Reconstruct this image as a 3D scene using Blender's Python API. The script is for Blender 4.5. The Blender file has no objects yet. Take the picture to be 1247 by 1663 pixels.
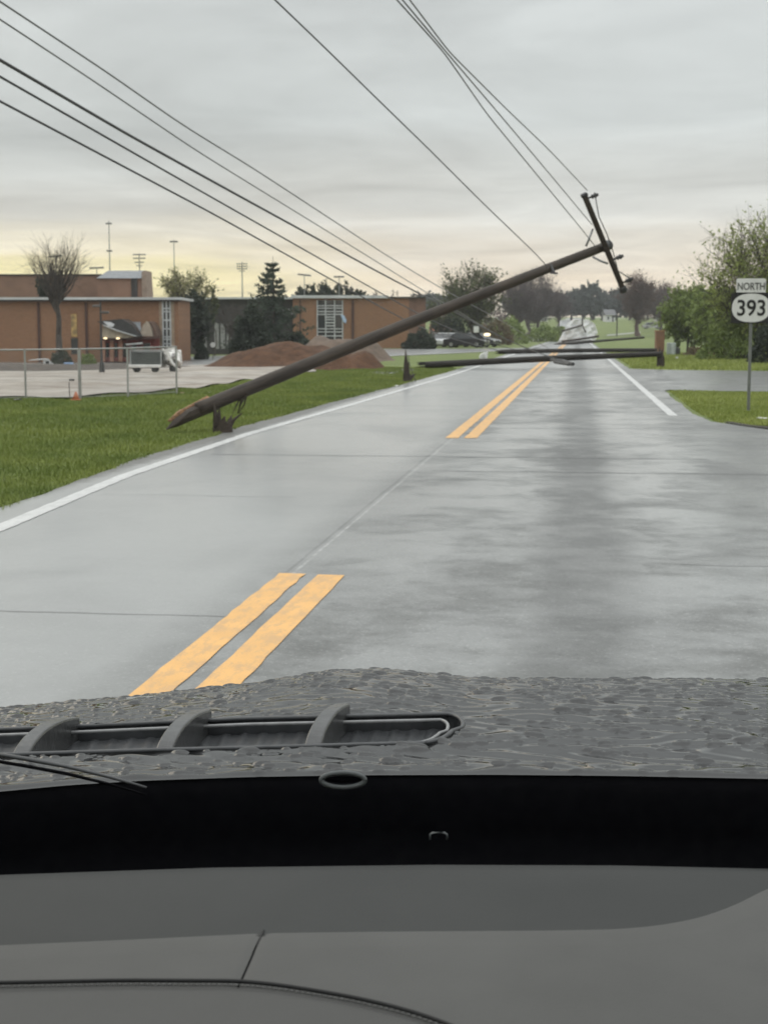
import bpy, math, random
import numpy as np
from mathutils import Vector
random.seed(7); RNG = np.random.default_rng(11)
SC = bpy.context.scene
COL = SC.collection
rad = math.radians
# ------------------------------------------------------------------ camera, sky, sun, exposure
F, PITCH, ROAD, HC = 2400.0, rad(6.93), rad(7.41), 1.55      # focal in px of the 1247x1663 photograph; road heads 7.4 deg to the right
cd = bpy.data.cameras.new('camera'); cam = bpy.data.objects.new('camera', cd); COL.objects.link(cam)
cam.location = (0, 0, HC); cam.rotation_euler = (math.pi/2 - PITCH, 0, 0)
cd.sensor_fit = 'VERTICAL'; cd.sensor_height = 36; cd.sensor_width = 27; cd.lens = F/1663*36
cd.clip_start = .02; cd.clip_end = 6000
cd.dof.use_dof = True; cd.dof.focus_distance = 2.4; cd.dof.aperture_fstop = 16
SC.camera = cam
SC.view_settings.view_transform = 'Standard'; SC.view_settings.look = 'None'
SC.view_settings.exposure = 0.0; SC.view_settings.gamma = 1
SC.cycles.max_bounces = 6; SC.cycles.diffuse_bounces = 3; SC.cycles.glossy_bounces = 3
SC.cycles.caustics_reflective = False; SC.cycles.caustics_refractive = False
SC.cycles.sample_clamp_indirect = 4

SUN_AZ, SUN_EL = rad(-42), rad(30)            # azimuth measured from +Y towards +X
GAP_AZ = rad(-20)                            # where the cloud base lifts and the low sky glows
w = bpy.data.worlds.new('World'); SC.world = w; w.use_nodes = True
nt = w.node_tree; N = nt.nodes; L = nt.links; N.clear()
def nd(t, **k):
    n = N.new(t)
    for a, b in k.items(): setattr(n, a, b)
    return n
def wmath(op, a, b=None, c=None, clamp=False):
    n = nd('ShaderNodeMath', operation=op, use_clamp=clamp)
    for i, v in enumerate((a, b, c)):
        if v is None: continue
        if hasattr(v, 'links'): L.new(v, n.inputs[i])
        else: n.inputs[i].default_value = v
    return n.outputs[0]
out = nd('ShaderNodeOutputWorld'); bg = nd('ShaderNodeBackground'); bg.inputs[1].default_value = .1
L.new(bg.outputs[0], out.inputs[0])
sky = nd('ShaderNodeTexSky', sky_type='NISHITA', sun_disc=False, sun_elevation=SUN_EL, sun_rotation=SUN_AZ, dust_density=4, air_density=1.5)
tc = nd('ShaderNodeTexCoord'); sp = nd('ShaderNodeSeparateXYZ'); L.new(tc.outputs['Generated'], sp.inputs[0])
X, Y, Z = sp.outputs
zc = wmath('ADD', wmath('MAXIMUM', Z, 0.0), .035)
cv = nd('ShaderNodeCombineXYZ'); L.new(wmath('DIVIDE', X, zc), cv.inputs[0]); L.new(wmath('DIVIDE', Y, zc), cv.inputs[1])
def wnoise(scale, detail, rough, dist=0.0, sx=1.0, sy=1.0, off=0.0):
    mp = nd('ShaderNodeMapping'); mp.inputs['Scale'].default_value = (sx, sy, 1); mp.inputs['Location'].default_value = (off, off*.7, 0)
    L.new(cv.outputs[0], mp.inputs[0])
    n = nd('ShaderNodeTexNoise'); n.inputs['Scale'].default_value = scale; n.inputs['Detail'].default_value = detail
    n.inputs['Roughness'].default_value = rough; n.inputs['Distortion'].default_value = dist
    L.new(mp.outputs[0], n.inputs[0]); return n.outputs[0]
n1 = wnoise(.32, 6, .55, .4, 1, .9, 3.1); n2 = wnoise(.7, 5, .55, .8, 1, .8, 9.0)
# cloud base edge: lighter strip below about 5 degrees, its height wobbling with the clouds
zz = wmath('ADD', Z, wmath('MULTIPLY', wmath('SUBTRACT', n1, .5), .05))
def ramp(fac, stops, interp='LINEAR'):
    r = nd('ShaderNodeValToRGB'); L.new(fac, r.inputs[0]); cr = r.color_ramp; cr.interpolation = interp
    while len(cr.elements) < len(stops): cr.elements.new(.5)
    for e, (p, c) in zip(cr.elements, stops):
        e.position = p; e.color = (*c, 1) if len(c) == 3 else c
    return r.outputs[0]
# away from the sun
far_c = ramp(zz, [(0, (.84, .71, .55)), (.03, (.85, .735, .575)), (.055, (.73, .68, .585)), (.085, (.575, .58, .55)), (.14, (.535, .565, .56)), (.26, (.60, .63, .63)), (.5, (1.05, 1.1, 1.1)), (1, (1.75, 1.8, 1.8))])
sun_c = ramp(zz, [(0, (1.0, .84, .34)), (.036, (.98, .88, .45)), (.050, (.87, .79, .57)), (.064, (.76, .72, .60)), (.076, (.60, .60, .56)), (.12, (.50, .53, .525)), (.26, (.56, .59, .59)), (.5, (1.05, 1.1, 1.1)), (1, (1.75, 1.8, 1.8))])
hyp = wmath('SQRT', wmath('ADD', wmath('MULTIPLY', X, X), wmath('MULTIPLY', Y, Y)))
dotn = wmath('DIVIDE', wmath('ADD', wmath('MULTIPLY', X, math.sin(GAP_AZ)), wmath('MULTIPLY', Y, math.cos(GAP_AZ))), wmath('MAXIMUM', hyp, .001))
glow = nd('ShaderNodeMapRange', interpolation_type='SMOOTHSTEP'); L.new(dotn, glow.inputs[0])
glow.inputs[1].default_value = math.cos(rad(22)); glow.inputs[2].default_value = math.cos(rad(4)); glow.inputs[3].default_value = 0; glow.inputs[4].default_value = 1
def wmix(f, a, b, t='MIX'):
    m = nd('ShaderNodeMix', data_type='RGBA', blend_type=t)
    if hasattr(f, 'links'): L.new(f, m.inputs[0])
    else: m.inputs[0].default_value = f
    for i, v in ((6, a), (7, b)):
        if hasattr(v, 'links'): L.new(v, m.inputs[i])
        else: m.inputs[i].default_value = v
    return m.outputs[2]
base = wmix(glow.outputs[0], far_c, sun_c)
cl = nd('ShaderNodeMapRange'); L.new(wmath('ADD', wmath('MULTIPLY', n1, .6), wmath('MULTIPLY', n2, .4)), cl.inputs[0])
cl.inputs[1].default_value = .36; cl.inputs[2].default_value = .66; cl.inputs[3].default_value = .77; cl.inputs[4].default_value = 1.28
base = wmix(1.0, base, cl.outputs[0], 'MULTIPLY')
ten = nd('ShaderNodeVectorMath', operation='SCALE'); L.new(base, ten.inputs[0]); ten.inputs['Scale'].default_value = 11.2
L.new(wmix(.97, sky.outputs[0], ten.outputs[0]), bg.inputs[0])

sd = bpy.data.lights.new('sun', 'SUN'); sd.energy = .5; sd.angle = rad(35); sd.color = (1, .86, .66)
so = bpy.data.objects.new('sun', sd); COL.objects.link(so)
so.rotation_euler = Vector((math.sin(SUN_AZ)*math.cos(SUN_EL), math.cos(SUN_AZ)*math.cos(SUN_EL), math.sin(SUN_EL))).to_track_quat('Z', 'Y').to_euler()

# ------------------------------------------------------------------ pixel -> world helpers
def ray(u, v):
    cx = (u-623.5)/F; cy = -(v-831.5)/F
    return np.array([cx, math.cos(PITCH)+cy*math.sin(PITCH), -math.sin(PITCH)+cy*math.cos(PITCH)])
def P(u, v, D):
    r = ray(u, v); return np.array([0, 0, HC]) + r*(D/r[1])
def ss(x):
    x = np.clip(x, 0, 1); return x*x*(3-2*x)
sR, cR = math.sin(ROAD), math.cos(ROAD)
def RW(q, s, z=0.0): return np.array([q*cR + s*sR, s*cR - q*sR, z])      # road frame (q right, s ahead) -> world
def HT(x, y):                                                            # the lie of the land
    x = np.asarray(x, float); y = np.asarray(y, float)
    q = x*cR - y*sR
    h = 5.2*ss((y-225)/230) + .011*np.maximum(y-455, 0)
    h = h - .65*ss((y-42)/55)*ss((-x-3)/14)
    off = np.minimum(1, np.maximum(np.maximum(-5.3-q, q-9)/1.5, 0))
    near = ss((90-y)/40)
    h = h + off*near*(.05*np.sin(x*.9+1)*np.sin(y*.53) + .03*np.sin(x*2.1+y*1.3)) + .10*near*ss((-7.0-q)/2)*ss((30-y)/8)
    return h
def G(u, v):
    D0 = 3.0
    r = ray(u, v)
    t = np.arange(3, 1500, .05 if v > 570 else .3)/r[1]
    p = r[None]*t[:, None]; z = HC + p[:, 2] - HT(p[:, 0], p[:, 1])
    i = int(np.argmax(z <= 0))
    return np.array([p[i, 0], p[i, 1], float(HT(p[i, 0], p[i, 1]))])
def PZ(u, v, D):                       # point on the ground under pixel column u at depth D
    p = P(u, v, D); return np.array([p[0], p[1], float(HT(p[0], p[1]))])
ppm = lambda D: F/D

# ------------------------------------------------------------------ materials
MATS = {}
class NT:
    def __init__(s, name):
        s.m = bpy.data.materials.new(name); s.m.use_nodes = True; s.n = s.m.node_tree.nodes; s.l = s.m.node_tree.links
        s.b = s.n['Principled BSDF']; s.tc = s.n.new('ShaderNodeTexCoord')
    def put(s, v, sock):
        if hasattr(v, 'links'): s.l.new(v, sock)
        elif isinstance(v, (tuple, list)): sock.default_value = (*v, 1) if len(v) == 3 and len(sock.default_value) == 4 else v
        else: sock.default_value = v
    def noise(s, scale, detail=4, rough=.55, vec=None, sc=(1, 1, 1), dist=0):
        mp = s.n.new('ShaderNodeMapping'); mp.inputs['Scale'].default_value = sc
        s.l.new(vec or s.tc.outputs['Object'], mp.inputs[0])
        n = s.n.new('ShaderNodeTexNoise'); n.inputs['Scale'].default_value = scale; n.inputs['Detail'].default_value = detail
        n.inputs['Roughness'].default_value = rough; n.inputs['Distortion'].default_value = dist
        s.l.new(mp.outputs[0], n.inputs[0]); return n.outputs[0]
    def mth(s, op, a, b=None, c=None, clamp=False):
        n = s.n.new('ShaderNodeMath'); n.operation = op; n.use_clamp = clamp
        for i, v in enumerate((a, b, c)):
            if v is not None: s.put(v, n.inputs[i])
        return n.outputs[0]
    def rng(s, v, a, b, c=0., d=1., smooth=False):
        n = s.n.new('ShaderNodeMapRange'); n.interpolation_type = 'SMOOTHSTEP' if smooth else 'LINEAR'
        for i, x in enumerate((v, a, b, c, d)): s.put(x, n.inputs[i])
        return n.outputs[0]
    def mix(s, f, a, b, t='MIX'):
        n = s.n.new('ShaderNodeMix'); n.data_type = 'RGBA'; n.blend_type = t
        s.put(f, n.inputs[0]); s.put(a, n.inputs[6]); s.put(b, n.inputs[7]); return n.outputs[2]
    def bump(s, h, strength=.3, dist=.01):
        n = s.n.new('ShaderNodeBump'); n.inputs['Strength'].default_value = strength; n.inputs['Distance'].default_value = dist
        s.l.new(h, n.inputs['Height']); s.l.new(n.outputs[0], s.b.inputs['Normal'])
    def set(s, **k):
        for a, v in k.items(): s.put(v, s.b.inputs[a.replace('_', ' ')])
        return s
def M(name, col, col2=None, rough=.6, spec=.4, scale=3., detail=5, sc=(1, 1, 1), lo=.35, hi=.65, bump=0, bscale=40, bdist=.01, metal=0., coat=0., emit=None, es=0., sss=None):
    if name in MATS: return MATS[name]
    t = NT(name)
    if col2 is None: col2 = tuple(c*.72 for c in col)
    t.set(Base_Color=t.mix(t.rng(t.noise(scale, detail, sc=sc), lo, hi), col2, col), Roughness=rough, Specular_IOR_Level=spec, Metallic=metal, Coat_Weight=coat)
    if bump: t.bump(t.noise(bscale, 4, sc=sc), bump, bdist)
    if emit: t.set(Emission_Color=emit, Emission_Strength=es)
    MATS[name] = t.m; return t.m
def leaf_mat(name, a, b, scale=.6):
    if name in MATS: return MATS[name]
    t = NT(name)
    oi = t.noise(scale, 3); fine = t.noise(9., 2)
    c = t.mix(t.rng(oi, .35, .65), b, a)
    c = t.mix(t.rng(fine, .3, .7, 0, .5), c, tuple(min(1, x*1.5) for x in a))
    t.set(Base_Color=c, Roughness=.6, Specular_IOR_Level=.25)
    tr = t.n.new('ShaderNodeBsdfTranslucent'); t.l.new(c, tr.inputs[0])
    mx = t.n.new('ShaderNodeMixShader'); mx.inputs[0].default_value = .3
    t.l.new(t.b.outputs[0], mx.inputs[1]); t.l.new(tr.outputs[0], mx.inputs[2]); t.l.new(mx.outputs[0], t.n['Material Output'].inputs[0])
    MATS[name] = t.m; return t.m

# ------------------------------------------------------------------ mesh helpers
class MB:
    def __init__(s): s.V = []; s.Fc = []; s.n = 0
    def add(s, v, f):
        v = np.asarray(v, float).reshape(-1, 3); s.V.append(v)
        for q in f: s.Fc.append([i + s.n for i in q])
        s.n += len(v)
    def box(s, c, size, ax=None, rotz=0., bev=0.):
        h = np.asarray(size, float)/2
        R = np.eye(3) if ax is None else np.asarray(ax)
        if rotz: R = np.array([[math.cos(rotz), -math.sin(rotz), 0], [math.sin(rotz), math.cos(rotz), 0], [0, 0, 1]])
        if bev:
            b = min(bev, *(h*.9)); v = []; 
            for sx in (-1, 1):
                for sy in (-1, 1):
                    for sz in (-1, 1):
                        v += [(sx*(h[0]-b), sy*(h[1]-b), sz*h[2]), (sx*(h[0]-b), sy*h[1], sz*(h[2]-b)), (sx*h[0], sy*(h[1]-b), sz*(h[2]-b))]
            import bmesh
            bm = bmesh.new(); [bm.verts.new(x) for x in v]; r = bmesh.ops.convex_hull(bm, input=bm.verts)
            bm.verts.index_update(); vv = np.array([x.co for x in bm.verts]); ff = [[x.index for x in f.verts] for f in bm.faces]; bm.free()
            s.add(vv@R.T + np.asarray(c, float), ff); return s
        v = np.array([(x*h[0], y*h[1], z*h[2]) for x in (-1, 1) for y in (-1, 1) for z in (-1, 1)])
        s.add(v@R.T + np.asarray(c, float), [(0, 1, 3, 2), (4, 6, 7, 5), (0, 4, 5, 1), (2, 3, 7, 6), (0, 2, 6, 4), (1, 5, 7, 3)]); return s
    def tube(s, pts, r, n=8, cap=True, jag=0., upv=None):
        pts = np.asarray(pts, float); k = len(pts); r = np.broadcast_to(np.asarray(r, float), (k,)) if np.ndim(r) == 0 or len(np.atleast_1d(r)) != k else np.asarray(r, float)
        T = np.gradient(pts, axis=0); T /= np.linalg.norm(T, axis=1)[:, None] + 1e-12
        up = np.array([0, 0, 1.]) if abs(T[0, 2]) < .9 else np.array([1., 0, 0])
        if upv is not None: up = np.asarray(upv, float)
        A = np.cross(T, up); A /= np.linalg.norm(A, axis=1)[:, None] + 1e-12; B = np.cross(A, T)
        a = np.arange(n)*2*math.pi/n
        v = pts[:, None] + r[:, None, None]*(np.cos(a)[None, :, None]*A[:, None] + np.sin(a)[None, :, None]*B[:, None])
        if jag: v = v + RNG.normal(0, jag, v.shape)
        f = [(i*n+j, i*n+(j+1) % n, (i+1)*n+(j+1) % n, (i+1)*n+j) for i in range(k-1) for j in range(n)]
        if cap: f += [list(range(n-1, -1, -1)), [(k-1)*n+j for j in range(n)]]
        s.add(v.reshape(-1, 3), f); return s
    def quad(s, a, b, c, d): s.add([a, b, c, d], [(0, 1, 2, 3)]); return s
    def ell(s, c, r, nu=20, nv=12, noise=0., flat=False):
        v = []; 
        for i in range(nv+1):
            for j in range(nu):
                th = math.pi*i/nv; ph = 2*math.pi*j/nu
                d = np.array([math.sin(th)*math.cos(ph), math.sin(th)*math.sin(ph), math.cos(th)])
                k = 1 + noise*(math.sin(3*d[0]*2+c[0])*math.sin(4*d[1]+c[1]) + .6*math.sin(9*d[2]+5*d[0]))
                p = d*np.asarray(r)*k
                if flat: p[2] = max(p[2], 0)
                v.append(np.asarray(c)+p)
        f = [(i*nu+j, (i+1)*nu+j, (i+1)*nu+(j+1) % nu, i*nu+(j+1) % nu) for i in range(nv) for j in range(nu)]
        s.add(v, f); return s
    def prism(s, poly, z0, z1):
        n = len(poly); v = [(x, y, z0) for x, y in poly] + [(x, y, z1) for x, y in poly]
        s.add(v, [list(range(n-1, -1, -1)), list(range(n, 2*n))] + [(i, (i+1) % n, n+(i+1) % n, n+i) for i in range(n)]); return s
    def build(s, name, mat, parent=None, smooth=False):
        v = np.vstack(s.V)
        if parent is not None: v = v - np.array(ORG.get(parent.name, (0, 0, 0)))
        return link_mesh(name, v, s.Fc, mat, parent, smooth)
ORG = {}
def link_mesh(name, v, f, mat, parent=None, smooth=False):
    me = bpy.data.meshes.new(name)
    if isinstance(f, np.ndarray):
        k = f.shape[1]; me.vertices.add(len(v)); me.vertices.foreach_set('co', np.ascontiguousarray(v, np.float32).ravel())
        me.loops.add(f.size); me.loops.foreach_set('vertex_index', f.astype(np.int32).ravel())
        me.polygons.add(len(f)); me.polygons.foreach_set('loop_start', np.arange(0, f.size, k, dtype=np.int32))
        me.update(calc_edges=True); me.validate()
    else:
        me.from_pydata([tuple(x) for x in v], [], f); me.update()
    me.materials.append(mat)
    if smooth: me.polygons.foreach_set('use_smooth', np.ones(len(me.polygons), bool))
    o = bpy.data.objects.new(name, me); COL.objects.link(o)
    if parent is not None: o.parent = parent; ORG[o.name] = ORG.get(parent.name, (0, 0, 0))
    return o
def tag(o, label, cat, group=None):
    o['label'] = label; o['category'] = cat
    if group: o['group'] = group
    return o
def thing(name, loc, label, cat, group=None):
    o = bpy.data.objects.new(name, None); COL.objects.link(o); o.location = tuple(loc); o.empty_display_size = .3
    ORG[o.name] = tuple(loc); return tag(o, label, cat, group)
def solo(mb, name, mat, label, cat, group=None, smooth=False):     # a thing that is one mesh, its origin at its base
    v = np.vstack(mb.V); c = v.mean(0); c[2] = v[:, 2].min()
    o = link_mesh(name, v-c, mb.Fc, mat, None, smooth); o.location = tuple(c); ORG[o.name] = tuple(c)
    return tag(o, label, cat, group)
def struct(o, kind='structure'): o['kind'] = kind; return o
def copy_thing(o, delta, label=None, group=None, rotz=None, scale=None):
    c = o.copy(); COL.objects.link(c); c.location = o.location + Vector(delta)
    if rotz is not None: c.rotation_euler.z = rotz
    if scale is not None: c.scale = scale
    if label: c['label'] = label
    if group: c['group'] = group
    for ch in list(o.children):
        k = ch.copy(); COL.objects.link(k); k.parent = c
        for g in list(ch.children):
            h = g.copy(); COL.objects.link(h); h.parent = k
    return c

# ------------------------------------------------------------------ ground, road, lot
def grass_ground():
    t = NT('lawn')
    a = t.noise(.35, 5); b = t.noise(6., 5, .65); c = t.noise(45, 3)
    col = t.mix(t.rng(a, .35, .65), (.115, .155, .038), (.185, .215, .058))
    col = t.mix(t.rng(b, .35, .7, 0, .7), col, (.085, .12, .038))
    col = t.mix(t.rng(c, .6, .75, 0, .35), col, (.16, .15, .06))
    t.set(Base_Color=col, Roughness=.75, Specular_IOR_Level=.25); t.bump(t.noise(30, 4), .8, .05); return t.m
MAT_LAWN = grass_ground()
def sheet(name, xs, ys, mat):
    Xg, Yg = np.meshgrid(xs, ys); Zg = HT(Xg, Yg)
    return Xg, Yg, Zg
xs = np.concatenate([-np.geomspace(1200, 42, 22), np.arange(-40, 40, .5), np.geomspace(42, 1200, 22)])
ys = np.concatenate([[-60, -40, -25], np.arange(-15, 75, .5), np.geomspace(76, 1500, 80)])
Xg, Yg = np.meshgrid(xs, ys); Zg = HT(Xg, Yg)
Qg = Xg*cR - Yg*sR; Sg = Xg*sR + Yg*cR
Zg = Zg - .012*(1)
nx, ny = len(xs), len(ys)
idx = np.arange(nx*ny).reshape(ny, nx)
fc = np.stack([idx[:-1, :-1], idx[:-1, 1:], idx[1:, 1:], idx[1:, :-1]], -1).reshape(-1, 4)
struct(link_mesh('ground', np.stack([Xg, Yg, Zg], -1).reshape(-1, 3), fc, MAT_LAWN, smooth=True))

def asphalt(name, dark=1., main=True):
    t = NT(name)
    sx = t.n.new('ShaderNodeSeparateXYZ'); t.l.new(t.tc.outputs['Object'], sx.inputs[0]); q, s_, _ = sx.outputs
    big = t.noise(.55, 5, .6, sc=(1.0, .55, 1), dist=.6); mid = t.noise(2.4, 5, .6, sc=(.8, 1.3, 1)); fine = t.noise(90, 3, .6); agg = t.noise(320, 2)
    c = t.mix(t.rng(big, .35, .65), tuple(x*dark for x in (.135, .138, .133)), tuple(x*dark for x in (.205, .209, .202)))
    c = t.mix(t.rng(mid, .4, .7, 0, .45), c, tuple(x*dark for x in (.26, .265, .257)))
    c = t.mix(t.rng(agg, .42, .68, 0, .65), c, (.05, .05, .05)); c = t.mix(t.rng(t.noise(48, 3, .7), .56, .72, 0, .55), c, (.40, .40, .39)); c = t.mix(t.rng(t.noise(33, 3, .7, sc=(1, .8, 1)), .55, .72, 0, .6), c, (.075, .075, .075))
    pat = t.mth('ADD', t.mth('MULTIPLY', t.noise(1.15, 8, .68, sc=(.85, .8, 1), dist=.5), .62), t.mth('MULTIPLY', t.noise(3.6, 6, .7, sc=(.8, 1.0, 1)), .38)); wet = t.rng(t.mth('ADD', t.mth('MULTIPLY', big, .3), t.mth('MULTIPLY', pat, .7)), .41, .57, .0, 1, True)
    if main:
        wob = t.noise(1.1, 3)
        def line(coord, at, wd, wbl):
            d = t.mth('ABSOLUTE', t.mth('ADD', t.mth('SUBTRACT', coord, at), t.mth('MULTIPLY', t.mth('SUBTRACT', wob, .5), wbl)))
            return t.rng(d, wd*.5, wd*1.3, 1, 0)
        # darker, drier strip along the middle of the right lane
        strip = t.mth('MULTIPLY', line(q, .05, .33, .5), t.rng(mid, .3, .6, .25, .75))
        c = t.mix(t.mth('MULTIPLY', strip, .55), c, (.07, .072, .072)); wet = t.mth('MULTIPLY', wet, t.mth('SUBTRACT', 1, strip))
        tr_ = t.mth('MAXIMUM', t.rng(t.mth('ABSOLUTE', t.mth('SUBTRACT', q, 1.0)), .15, .75, 1, 0, True), t.rng(t.mth('ABSOLUTE', t.mth('SUBTRACT', q, -.85)), .1, .7, 1, 0, True))
        wet = t.mth('ADD', t.mth('MULTIPLY', wet, .72), t.mth('MULTIPLY', tr_, t.mth('MULTIPLY', t.rng(s_, 7, 13, .05, .5), t.rng(pat, .3, .62, .25, 1))), clamp=True)
        left = t.rng(q, -2.2, -1.6, 1, 0)
        wet = t.mth('MAXIMUM', wet, t.mth('MULTIPLY', left, t.rng(big, .3, .55, .55, 1.0))); c = t.mix(t.mth('MULTIPLY', left, .45), c, (.27, .275, .268))
        for at, wd, wb, a0, a1 in ((16.4, .06, .25, -1.6, 3.5), (9.9, .025, .3, .7, 1.9), (18.3, .08, .3, -4.6, 1.6), (7.75, .022, .2, -6, -1.8), (13.6, .02, .3, -4.5, -2.6), (31., .06, .5, -4.6, 2.), (38., .07, .5, -4.6, 2.), (24., .04, .5, -1.6, 1.9)):
            k = t.mth('MULTIPLY', line(s_, at, wd, wb), t.mth('MULTIPLY', t.mth('GREATER_THAN', q, a0), t.mth('LESS_THAN', q, a1)))
            c = t.mix(t.mth('MULTIPLY', k, t.rng(wob, .3, .62, .1, .75)), c, (.05, .05, .05)); wet = t.mth('MULTIPLY', wet, t.mth('SUBTRACT', 1, t.mth('MULTIPLY', k, .7)))
        k = t.mth('MULTIPLY', line(q, -1.79, .012, .03), t.mth('MULTIPLY', t.mth('GREATER_THAN', s_, 9.0), t.mth('LESS_THAN', s_, 21.6)))
        c = t.mix(t.mth('MULTIPLY', k, t.rng(t.noise(5, 4, .7), .38, .66, 0, .85)), c, (.42, .42, .41))
        k = t.mth('MULTIPLY', line(q, -1.84, .012, .03), t.mth('LESS_THAN', s_, 21.6))
        c = t.mix(t.mth('MULTIPLY', k, .5), c, (.05, .05, .05))
        # ragged gravelly left shoulder
        sh = t.rng(t.mth('ADD', q, t.mth('MULTIPLY', t.mth('SUBTRACT', mid, .5), .3)), -5.15, -4.95, 1, 0)
        c = t.mix(t.mth('MULTIPLY', sh, t.rng(fine, .35, .6, .1, .9)), c, (.09, .085, .075)); wet = t.mth('MULTIPLY', wet, t.mth('SUBTRACT', 1, sh))
    t.set(Base_Color=c, Specular_IOR_Level=t.rng(wet, 0, 1, .2, .5), Coat_Weight=t.rng(wet, .1, 1, 0, 1), Coat_Roughness=.22, Coat_IOR=1.7, Roughness=t.mth('ADD', t.rng(wet, 0, 1, .5, .3), t.mth('MULTIPLY', t.mth('SUBTRACT', fine, .5), .1)))
    t.set(IOR=1.45)
    t.bump(t.mth('ADD', t.mth('MULTIPLY', fine, .5), t.mth('MULTIPLY', agg, .5)), .10, .004)
    return t.m
A_MAIN = asphalt('wet_asphalt'); A_SIDE = asphalt('side_asphalt', .8, False)
def strip_sheet(name, lq, rq, ss_, mat, lift, th=None):          # sheet in the road frame between two edge functions
    v = []; f = []
    m = 8
    for s0 in ss_:
        a, b = lq(s0), rq(s0)
        for k in range(m+1):
            q = a+(b-a)*k/m; p = RW(q, s0); v.append((q, s0, float(HT(p[0], p[1]))+lift))
    for i in range(len(ss_)-1):
        for k in range(m): f.append((i*(m+1)+k, i*(m+1)+k+1, (i+1)*(m+1)+k+1, (i+1)*(m+1)+k))
    o = link_mesh(name, v, f, mat, smooth=True); o.rotation_euler.z = -ROAD; return struct(o)
S_ROAD = np.concatenate([np.arange(-12, 70, .25), np.geomspace(70, 900, 60)])
def wig(s, k): return .03*math.sin(s*.9+k)+.02*math.sin(s*2.3+2*k)+.012*math.sin(s*7+k)
LQ = lambda s: -float(np.interp(s, [0, 12, 16.8, 24, 34, 42, 60, 100], [4.85, 5.0, 5.28, 5.46, 5.35, 5.2, 5.0, 5.0])) + (wig(s, 1) if s < 75 else 0)
RQ = lambda s: float(np.interp(s, [0, 23.6, 24.2, 26.3, 30, 40, 41, 62, 64, 100], [3.2, 3.2, 3.0, 2.3, 2.2, 2.3, 2.5, 2.5, 2.2, 2.15])) + (wig(s, 4)*.7 if 25 < s < 75 else 0)
strip_sheet('road', LQ, RQ, S_ROAD, A_MAIN, .012)
# right hand side: the near junction apron and the side road beyond the grass island
apr = strip_sheet('apron', lambda s: 2.9, lambda s: 40., np.concatenate([np.arange(-12, 23, .5), np.arange(23, 23.7, .1)]), A_SIDE, .008)
def poly_sheet(name, pts, mat, lift, n=1):
    import bmesh
    bm = bmesh.new(); vs = [bm.verts.new((p[0], p[1], 0)) for p in pts]; bm.faces.new(vs)
    bmesh.ops.triangulate(bm, faces=bm.faces)
    for _ in range(n): bmesh.ops.subdivide_edges(bm, edges=bm.edges, cuts=1, use_grid_fill=True)
    for v in bm.verts:
        p = RW(v.co.x, v.co.y); v.co.z = float(HT(p[0], p[1]))+lift
    me = bpy.data.meshes.new(name); bm.to_mesh(me); bm.free(); me.materials.append(mat)
    o = bpy.data.objects.new(name, me); COL.objects.link(o); o.rotation_euler.z = -ROAD; return struct(o)
w2q = lambda p: (p[0]*cR-p[1]*sR, p[0]*sR+p[1]*cR)
poly_sheet('side_road', [(2.2, 41.2), (2.6, 40.6), (5, 39.6), (9, 37.6), (45, 24), (45, 44), (15, 58.5), (7.6, 61), (4.2, 62.2), (2.2, 64.2)], A_SIDE, .008, 3)
poly_sheet('soil_edge', [(2.5, 26.0), (2.75, 24.9), (3.2, 23.95), (4, 23.62), (7, 23.50), (14, 23.45), (14, 23.95), (7, 24.0), (4, 24.12), (3.3, 24.5), (2.9, 25.2), (2.65, 26.1)], M('dark_soil', (.035, .03, .025), (.02, .018, .016), rough=.9, scale=8), .022, 2)
# concrete building lot on the left, and the street beyond the mounds
MAT_LOT = (lambda t: (t.set(Base_Color=t.mix(t.rng(t.noise(.5, 6, .6, sc=(.5, 1.2, 1)), .35, .62), (.17, .135, .105), (.34, .305, .26)), Roughness=t.rng(t.noise(.35, 4, sc=(.4, 1, 1)),   .4, .6, .65, .32), Specular_IOR_Level=.3), t.bump(t.noise(25, 4), .3, .02), t.m)[-1])(NT('wet_concrete'))
lot = [(-60, 33.4), (-20, 33.6), (-8.8, 34.1), (-6.4, 36.4), (-5.5, 38.6), (-5.1, 41.7), (-4.2, 50), (-2.6, 57), (-3.2, 66), (-12, 84), (-60, 84)]
def world_poly(name, pts, mat, lift, n=3): return poly_sheet(name, [w2q(p) for p in pts], mat, lift, n)
world_poly('concrete_lot', lot, MAT_LOT, .05, 4)
MAT_ST = asphalt('street_asphalt', 1.0, False)
world_poly('street', [(-12, 86), (-.9, 94.5), (6, 113.5), (11.4, 130), (16, 150), (14.5, 150), (8, 141), (-14, 141), (-34, 104), (-34, 90)], MAT_ST, .012)
world_poly('kerb_strip', [(-12, 85.2), (-.9, 93.6), (6.2, 113), (11.6, 129.5), (11.3, 130), (5.9, 113.6), (-1.1, 94.4), (-12, 86)], M('pale_concrete', (.62, .62, .60), rough=.4), .03, 2)
world_poly('mud', [(-50, 84), (-14, 84), (-6, 77), (-1.5, 71), (0, 80), (-3, 88), (-12, 96), (-20, 103), (-50, 103)], M('mud', (.10, .07, .05), (.055, .042, .033), scale=.8, rough=.55), .006)

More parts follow.
